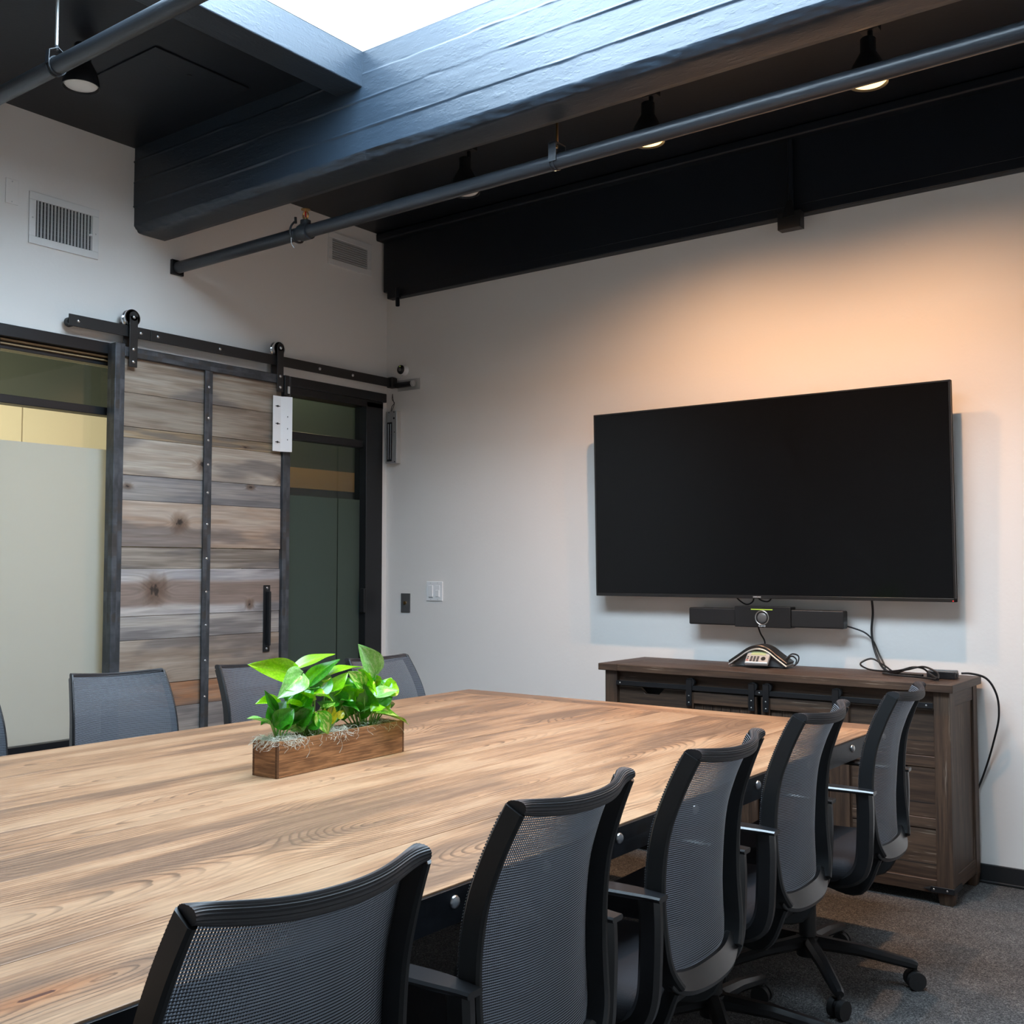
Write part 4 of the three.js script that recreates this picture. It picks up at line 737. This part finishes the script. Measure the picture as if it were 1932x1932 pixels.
function makeChair(label, lift, baseTurn, group) {
  const c = thing('mesh_chair', label, 'chair', [0, 0, 0], 0, group);
  const L = lift, seatY = 0.445 + L;
  // upright side frames
  for (const q of [-1, 1]) {
    const path = []; for (let i = 0; i <= 28; i++) { const t = -0.01 + 0.985 * i / 28, [y, z] = edgeAt(Math.max(0, t)); path.push([q * HALF(Math.max(0, t)), y + L, z - 0.0235]); }
    part('upright', [sweep(path, [1, 0, 0], (t) => 0.017 - 0.004 * t, (t) => 0.047 - 0.009 * t, 0.3)], M.chairPlastic, c);
    const beads = []; for (let i = 0; i < 92; i++) { const [y, z] = edgeAt(i / 95), g = new THREE.OctahedronGeometry(0.0026, 0).translate(q * (HALF(i / 95) + 0.001), y + L, z - 0.0005); beads.push(g); }
    part('edge_stitching', beads, M.hem, c);
  }
  part('back_mesh', ribs(L), M.meshRib, c, 'ribbed grey and black mesh'); part('mesh_threads', threads(L), M.meshThread, c).userData.kind = 'stuff';
  // ribbed hem folded over the top edge
  const hem = hemGeometry(L);
  part('top_hem', hem, M.hem, c, 'black ribbed fabric hem');
  // glossy scooped lower cross piece
  { const pts = []; for (let k = 0; k <= 28; k++) { const s = Math.sin((-1 + 2 * k / 28) * Math.PI / 2), p = backPoint(s, 0.04, L), e = Math.pow(Math.abs(s), 5); pts.push([p[0] * (1.0 - 0.02 * e), p[1] - 0.022 + 0.022 * e, p[2] - 0.012 - 0.010 * e]); }
    part('lower_scoop', [sweep(pts, [0, 0.85, 0.52], (t) => 0.030 + 0.026 * Math.pow(Math.sin(Math.PI * t), 0.6), 0.016, 0.4)], M.chairGloss, c, 'smooth lower back scoop'); }
  // seat cushion and pan
  { const g = new RoundedBoxGeometry(0.47, 0.075, 0.46, 5, 0.034), p = g.attributes.position; for (let i = 0; i < p.count; i++) { const x = p.getX(i), z = p.getZ(i); p.setY(i, p.getY(i) - (z > 0.12 ? (z - 0.12) ** 2 * 1.6 : 0) - 0.10 * (0.055 - x * x) * 0.4 + (z < -0.15 ? 0.10 * (z + 0.15) ** 2 : 0)); if (z < -0.1) p.setX(i, x * (1 - 0.35 * (-0.1 - z))); } g.computeVertexNormals();
    part('seat', uvm(g.index ? g.toNonIndexed() : g, 0).translate(0, seatY - 0.034, 0.02), M.seat, c, 'black upholstered seat'); }
  part('seat_pan', [bx(-0.15, 0.15, seatY - 0.095, seatY - 0.068, -0.19, 0.17, 0.01), bx(-0.05, 0.05, seatY - 0.13, seatY - 0.09, -0.15, 0.10, 0.012)], M.chairPlastic, c);
  for (const q of [-1, 1]) part('back_bracket', [sweep(curvePts([[0.09 * q, seatY - 0.10, -0.08], [0.13 * q, seatY - 0.10, -0.20], [0.14 * q, 0.448 + L, -0.255]], 10), [0, 1, 0], 0.035, 0.02)], M.chairPlastic, c);
  // arms: flat pad running forward from an upright post, joined under the seat
  for (const q of [-1, 1]) {
    const ax = 0.218 * q, ay = 0.648 + L;
    const post = curvePts([[ax, ay + 0.004, -0.244], [ax, ay - 0.05, -0.246], [ax, ay - 0.13, -0.244], [ax, 0.45 + L, -0.238], [ax, 0.412 + L, -0.222], [ax - 0.012 * q, 0.384 + L, -0.18], [ax - 0.06 * q, 0.366 + L, -0.10], [ax - 0.14 * q, 0.360 + L, -0.03]], 40);
    const pad = curvePts([[ax + 0.016 * q, ay - 0.004, 0.06], [ax + 0.014 * q, ay + 0.006, -0.02], [ax + 0.008 * q, ay + 0.007, -0.12], [ax, ay + 0.005, -0.22], [ax, ay + 0.003, -0.274]], 24);
    part('arm', [sweep(post, [1, 0, 0], (t) => t < 0.55 ? 0.030 : 0.030 + 0.012 * Math.min(1, (t - 0.55) * 3), (t) => t < 0.55 ? 0.048 : 0.048 - 0.022 * Math.min(1, (t - 0.55) * 2.5), 0.3), sweep(pad, [1, 0, 0], (t) => 0.056 - 0.03 * Math.max(0, 0.2 - t) * 3 - 0.018 * sstep(0.6, 1, t), (t) => 0.015 - 0.004 * t, 0.35)], M.chairGloss, c, 'thin curved armrest');
  }
  part('tilt_knob', [rod(0.016, [0.16, seatY - 0.10, 0.02], [0.20, seatY - 0.10, 0.02], 16)], M.chairPlastic, c);
  // column and five-star base
  part('gas_lift', [rod(0.014, [0, 0.20, 0], [0, seatY - 0.12, 0], 20)], M.chrome, c, 'chrome gas lift'); part('column', [rod(0.027, [0, 0.085, 0], [0, 0.262, 0], 24), rod(0.036, [0, 0.07, 0], [0, 0.13, 0], 24)], M.chairPlastic, c);
  for (let i = 0; i < 5; i++) {
    const a = baseTurn + i * Math.PI * 2 / 5, dx = Math.sin(a), dz = Math.cos(a);
    const leg = part('leg', [sweep([[dx * 0.02, 0.112, dz * 0.02], [dx * 0.16, 0.100, dz * 0.16], [dx * 0.31, 0.074, dz * 0.31], [dx * 0.326, 0.070, dz * 0.326]], [dz, 0, -dx], (t) => 0.046 - 0.020 * t, (t) => 0.042 - 0.020 * t, 0.3)], M.chairGloss, c);
    const cx = dx * 0.318, cz = dz * 0.318, b = a + 0.9 + i * 1.3, ex = Math.cos(b), ez = -Math.sin(b);
    part('caster', [rod(0.0275, [cx - ex * 0.024, 0.0280, cz - ez * 0.024], [cx - ex * 0.006, 0.0280, cz - ez * 0.006], 22), rod(0.0275, [cx + ex * 0.006, 0.0280, cz + ez * 0.006], [cx + ex * 0.024, 0.0280, cz + ez * 0.024], 22), rod(0.008, [cx, 0.02, cz], [cx, 0.072, cz], 10), rod(0.018, [cx - ex * 0.006, 0.036, cz - ez * 0.006], [cx + ex * 0.006, 0.036, cz + ez * 0.006], 16)], M.rubber, leg, 'twin-wheel caster');
  }
  return c;
}
function place(c, A, B, side) { // A, B: where the two top corners of the back stand; side -1 looks towards -x, +1 towards +x
  const dx = B[0] - A[0], dz = B[1] - A[1], l = Math.hypot(dx, dz), f = side < 0 ? [dz / l, -dx / l] : [-dz / l, dx / l], back = 0.332;
  c.position.set((A[0] + B[0]) / 2 + f[0] * back, 0, (A[1] + B[1]) / 2 + f[1] * back); c.rotation.y = Math.atan2(f[0], f[1]);
}
const RIGHT = 'mesh chairs along the right side of the table', LEFT = 'mesh chairs along the left side of the table';
const rightSpots = [
  ['black mesh-back chair nearest the camera, lowest in the picture', [3.598, 4.055], [3.629, 3.712]],
  ['second black mesh-back chair from the camera on the right side of the table', [3.563, 3.464], [3.572, 3.072]],
  ['third black mesh-back chair from the camera on the right side of the table', [3.553, 2.874], [3.571, 2.512]],
  ['fourth black mesh-back chair on the right side, its arm over the table corner', [3.521, 2.222], [3.535, 1.878]],
  ['farthest black mesh-back chair on the right, in front of the sideboard', [3.550, 1.599], [3.570, 1.313]],
];
const baseRight = [0.4, 0.75, 0.1, 0.55, 0.0];
const chairR = makeChair(rightSpots[0][0], -0.006, 0.893, RIGHT);
rightSpots.forEach(([label, A, B], i) => {
  const c = i ? chairR.clone() : chairR; if (i) { c.name = numbered('mesh_chair'); c.userData = { label, category: 'chair', group: RIGHT }; scene.add(c); }
  place(c, A, B, -1);
});
const leftSpots = [
  ['dark mesh chair cut off by the left edge of the picture', [0.755, 3.22], [0.815, 2.81]],
  ['dark blue-grey mesh chair facing the table in front of the frosted glass', [0.825, 2.570], [0.925, 2.190]],
  ['dark mesh chair in front of the barn door, left of the plants', [0.975, 2.010], [0.995, 1.615]],
  ['dark mesh chair behind the plants, by the white corner', [1.172, 1.462], [1.196, 1.082]],
];
RECLINE = 1.4;
const chairL = makeChair(leftSpots[0][0], -0.04, 0.2, LEFT);
leftSpots.forEach(([label, A, B], i) => {
  const c = i ? chairL.clone() : chairL; if (i) { c.name = numbered('mesh_chair'); c.userData = { label, category: 'chair', group: LEFT }; scene.add(c); }
  place(c, A, B, 1);
});

// ---------------------------------------------------------------- planter box and plants on the table
const PLANTER = [2.25, TABLE.y + 0.0008, 2.57], PTURN = 0.04;
{
  const p = thing('planter_box', 'narrow brown wooden planter box standing on the table', 'planter', PLANTER, PTURN);
  const w = 0.048, l = 0.262, h = 0.097;
  part('side_board', [bx(w - 0.011, w, 0, h, -l + 0.006, l - 0.006, 0.001, 2, [0.2, 0.1])], M.planter, p); part('side_board', [bx(-w, -w + 0.011, 0, h, -l + 0.006, l - 0.006, 0.001, 2, [0.5, 0.4])], M.planter, p);
  part('end_board', [bx(-w + 0.005, w - 0.005, 0.0, h - 0.001, l - 0.011, l, 0.001, 0, [0.3, 0.7])], M.planter, p); part('end_board', [bx(-w + 0.005, w - 0.005, 0.0, h - 0.001, -l, -l + 0.011, 0.001, 0, [0.6, 0.2])], M.planter, p);
  for (const [x, z] of [[w - 0.0035, l - 0.0035], [-w + 0.0035, l - 0.0035], [w - 0.0035, -l + 0.0035], [-w + 0.0035, -l + 0.0035]]) { const pins = []; for (let i = 0; i < 11; i++) pins.push(bx(x - 0.0039, x + 0.0039, i * h / 11 + 0.0008, (i + 0.55) * h / 11, z - 0.0039, z + 0.0039, 0.0005)); pins.push(bx(x - 0.0036, x + 0.0036, 0, h, z - 0.0036, z + 0.0036)); part('corner_joint', pins, M.planterEdge, p, 'dark finger joint'); }
  part('bottom', [bx(-w + 0.01, w - 0.01, 0.0, 0.010, -l + 0.01, l - 0.01)], M.planter, p);
  part('soil', [bx(-w + 0.0115, w - 0.0115, 0.012, 0.082, -l + 0.0115, l - 0.0115)], M.soil, p);
  const r = rng(42), strands = [];
  const spots = [[0.215, 0.055, 520], [0.015, 0.045, 280], [-0.12, 0.05, 40], [-0.2, 0.05, 50], [0.10, 0.06, 50]];
  for (const [z, sp, n] of spots) for (let i = 0; i < n; i++) {
    let x = (r() - 0.42) * 0.085, zz = z + (r() - 0.5) * sp * 1.6, y = 0.086 + r() * 0.018; zz = Math.max(-0.25, Math.min(0.262, zz));
    const pts = [[x, y, zz]]; let a = r() * 6.28, up = r() * 0.6;
    for (let k = 0; k < 5; k++) { a += (r() - 0.5) * 3.4; x += Math.cos(a) * 0.007; zz += Math.sin(a) * 0.009; y += (r() - 0.5) * 0.012 + (k < 2 ? 0.004 * up : -0.004); if (Math.abs(x) < 0.046 && Math.abs(zz) < 0.26) y = Math.max(y, 0.085); else if (y < 0.1) y = Math.max(0.045, y); pts.push([x, y, zz]); }
    strands.push(tube(pts, 0.0003 + r() * 0.0002, 16, 3));
  }
  for (const [z, drop] of [[0.15, 0.055], [0.185, 0.03], [0.02, 0.06], [0.03, 0.035], [-0.05, 0.03], [-0.19, 0.025], [0.10, 0.03]]) strands.push(tube([[0.03, 0.092, z], [0.05, 0.096, z - 0.006], [0.054, 0.08, z + 0.004], [0.052, 0.097 - drop * 0.7, z - 0.006], [0.052, 0.097 - drop, z + 0.006]], 0.0006, 12, 3));
  part('moss', strands, M.moss, p, 'pale dry moss spilling over the rim').userData.kind = 'stuff';
}
function leafGeometry(kind) { // unit leaf: y 0 (stalk) to 1 (tip), half width 0.5, gently folded and curved
  const NV = 12, NU = 6, pos = [], uv = [], idx = [];
  for (let j = 0; j <= NV; j++) {
    const v = j / NV; let w = kind === 0 ? Math.pow(Math.sin(Math.PI * Math.pow(v, 0.62)), 0.85) * (1 - 0.12 * v) : Math.pow(Math.sin(Math.PI * Math.pow(v, 0.75)), 0.9); if (j === NV) w = 0; if (j === 0) w = 0.05;
    const lobe = kind === 0 ? -0.10 * Math.max(0, 1 - v * 5) : 0;
    for (let i = 0; i <= NU; i++) { const u = -1 + 2 * i / NU; pos.push(u * w * 0.5, v + lobe * Math.abs(u), 0.24 * Math.abs(u) * w * (kind === 0 ? 1 : 1.4) - 0.42 * (v - 0.35) ** 2 + 0.03 * Math.sin(v * 9 + u * 2) * Math.abs(u)); uv.push(0.5 + u * 0.5, v); }
  }
  for (let j = 0; j < NV; j++) for (let i = 0; i < NU; i++) { const a = j * (NU + 1) + i, b = a + 1, c = a + NU + 1, d = c + 1; idx.push(a, b, c, b, d, c); }
  const g = new THREE.BufferGeometry(); g.setAttribute('position', new THREE.Float32BufferAttribute(pos, 3)); g.setAttribute('uv', new THREE.Float32BufferAttribute(uv, 2)); g.setIndex(idx); g.computeVertexNormals(); return g;
}
const LEAF = [leafGeometry(0), leafGeometry(1)];
// each leaf: stalk end, tip, width, colour, 1 = lies flat / 0 = stands facing the room
const POTHOS = [
  [[0.007, 0.246, -0.177], [0.014, 0.331, -0.104], 0.045, 2, 0],
  [[0.014, 0.261, -0.098], [0.045, 0.214, -0.13], 0.04, 1, 1],
  [[-0.01, 0.255, 0.004], [0.005, 0.275, -0.113], 0.03, 1, 1],
  [[-0.004, 0.23, 0.101], [-0.009, 0.301, -0.027], 0.036, 0, 1],
  [[-0.025, 0.283, 0.124], [-0.01, 0.318, -0.009], 0.026, 1, 1],
  [[-0.025, 0.264, 0.124], [-0.022, 0.304, 0.288], 0.04, 1, 0],
  [[0.014, 0.269, 0.14], [0.04, 0.221, 0.242], 0.042, 2, 0],
  [[0.016, 0.211, 0.091], [0.009, 0.253, 0.015], 0.034, 0, 0],
  [[0.025, 0.198, 0.114], [0.032, 0.239, 0.21], 0.036, 1, 1],
  [[0.026, 0.209, 0.101], [0.058, 0.199, 0.062], 0.038, 1, 1],
  [[0.008, 0.204, 0.042], [0.003, 0.223, -0.075], 0.024, 1, 1],
  [[0.024, 0.213, -0.107], [0.022, 0.259, -0.049], 0.032, 3, 0],
  [[0.024, 0.218, -0.109], [0.055, 0.196, -0.132], 0.034, 1, 1],
  [[0.026, 0.178, -0.156], [0.04, 0.195, -0.242], 0.03, 2, 1],
  [[0.017, 0.156, -0.177], [0.029, 0.183, -0.232], 0.026, 0, 0],
  [[0.036, 0.131, -0.144], [0.061, 0.096, -0.267], 0.044, 3, 1],
  [[0.045, 0.141, -0.121], [0.057, 0.151, -0.164], 0.026, 1, 1],
  [[0.006, 0.129, -0.138], [0.034, 0.211, -0.099], 0.042, 0, 0],
  [[0.023, 0.147, -0.084], [0.03, 0.189, -0.007], 0.036, 0, 1],
  [[0.002, 0.16, -0.038], [0.019, 0.207, 0.027], 0.038, 0, 0],
  [[0.021, 0.167, -0.017], [0.062, 0.156, -0.044], 0.03, 0, 1],
  [[0.013, 0.191, 0.185], [0.046, 0.161, 0.109], 0.034, 1, 1],
  [[0.028, 0.122, 0.047], [0.034, 0.174, 0.034], 0.02, 4, 0],
  [[0.027, 0.132, 0.065], [0.032, 0.164, 0.066], 0.014, 4, 0],
  [[0.03, 0.133, 0.011], [0.035, 0.153, -0.009], 0.014, 4, 0],
  [[0.036, 0.157, 0.095], [0.057, 0.1, 0.076], 0.03, 3, 0],
  [[0.025, 0.121, 0.126], [0.036, 0.154, 0.095], 0.03, 0, 0],
  [[-0.015, 0.226, -0.129], [-0.021, 0.236, -0.217], 0.034, 0, 1],
  [[-0.027, 0.202, -0.077], [-0.026, 0.236, -0.1], 0.034, 0, 0],
  [[-0.026, 0.198, 0.157], [-0.035, 0.233, 0.114], 0.034, 0, 1],
  [[-0.007, 0.128, -0.081], [0.002, 0.166, -0.047], 0.036, 0, 0],
  [[-0.019, 0.208, -0.02], [-0.018, 0.233, -0.062], 0.02, 1, 1],
  [[-0.011, 0.16, -0.235], [-0.019, 0.133, -0.282], 0.03, 0, 1],
  [[-0.001, 0.167, 0.027], [0.001, 0.182, -0.023], 0.03, 0, 1],
  [[-0.024, 0.206, 0.097], [-0.022, 0.214, 0.044], 0.034, 1, 1],
  [[-0.012, 0.199, -0.194], [-0.014, 0.241, -0.153], 0.036, 1, 0],
];
const ROSETTE = [
  [[-0.008, 0.164, 0.212], [-0.01, 0.228, 0.252], 0.02, 0, 0],
  [[0.01, 0.141, 0.25], [0.017, 0.171, 0.338], 0.02, 2, 1],
  [[0.01, 0.132, 0.238], [0.042, 0.179, 0.199], 0.045, 0, 0],
  [[0.013, 0.13, 0.18], [0.044, 0.159, 0.143], 0.03, 0, 1],
  [[-0.008, 0.167, 0.212], [0.002, 0.197, 0.189], 0.022, 5, 0],
  [[-0.027, 0.18, 0.169], [-0.03, 0.201, 0.262], 0.034, 1, 1],
  [[0.031, 0.124, 0.235], [0.051, 0.146, 0.217], 0.022, 0, 1],
  [[-0.009, 0.137, 0.224], [0.018, 0.15, 0.291], 0.022, 0, 1],
  [[-0.017, 0.129, 0.165], [-0.026, 0.18, 0.14], 0.03, 0, 0],
  [[0.001, 0.145, 0.237], [0.01, 0.186, 0.259], 0.026, 0, 0],
];
function plant(label, list, kind, rootZ) {
  if (!kind) { // smaller leaves filling the heart of the plant
    const q = rng(Math.round(rootZ * 1000) + 3000); list = list.slice();
    for (let i = 0; i < 15; i++) { const a = q() * 6.28, x = (q() - 0.5) * 0.05, z = rootZ + (q() - 0.5) * 0.20, y = 0.115 + q() * 0.09, l = 0.05 + q() * 0.035; list.push([[x, y, z], [x + Math.cos(a) * l * 0.55, y + l * (0.25 + 0.5 * q()), z + Math.sin(a) * l * 0.8], 0.022 + q() * 0.012, [0, 0, 1, 0, 3, 1, 2][Math.floor(q() * 7)], q() > 0.5 ? 1 : 0]); }
  }
  const t = thing(kind ? 'rosette_plant' : 'pothos_plant', label, 'plant', PLANTER, PTURN), r = rng(kind * 99 + Math.round(rootZ * 1000) + 500), stalks = [];
  for (const [b, e, width, v, flat] of list) {
    const B = new THREE.Vector3(...b), E = new THREE.Vector3(...e), d = E.clone().sub(B), len = d.length(); d.normalize();
    const n = flat ? new THREE.Vector3(0.30 + (r() - 0.5) * 0.5, 0.85, 0.15 + (r() - 0.5) * 0.5) : new THREE.Vector3(0.75, 0.35 + (r() - 0.5) * 0.5, 0.55 + (r() - 0.5) * 0.4);
    n.addScaledVector(d, -n.dot(d)).normalize(); const s = new THREE.Vector3().crossVectors(d, n);
    const m = part('leaf', LEAF[kind], M.leaf[v], t);
    m.applyMatrix4(new THREE.Matrix4().makeBasis(s.clone().multiplyScalar(width * (kind ? 1.35 : 1.85)), d.clone().multiplyScalar(len * 1.06), n.clone().multiplyScalar(width * 1.6)).setPosition(B));
    const z0 = kind ? rootZ : rootZ + (b[2] - rootZ) * 0.45, q = new THREE.Vector3((b[0]) * 0.4, 0.08, z0);
    stalks.push(tube([q.toArray(), [q.x * 0.5 + b[0] * 0.5, (b[1] - 0.08) * 0.6 + 0.08, (z0 * 0.4 + b[2] * 0.6)], b], 0.0023, 10, 5));
  }
  part('stems', stalks, M.stem, t);
}
plant('small dark green rosette plant at the left end of the planter box', ROSETTE, 1, 0.215);
plant('bright green trailing pothos in the middle of the planter box', POTHOS.filter((l) => l[0][2] > -0.03), 0, 0.07);
plant('bright green pothos with an upright pale leaf at the right end of the planter box', POTHOS.filter((l) => l[0][2] <= -0.03), 0, -0.14);

renderer.render(scene, camera);
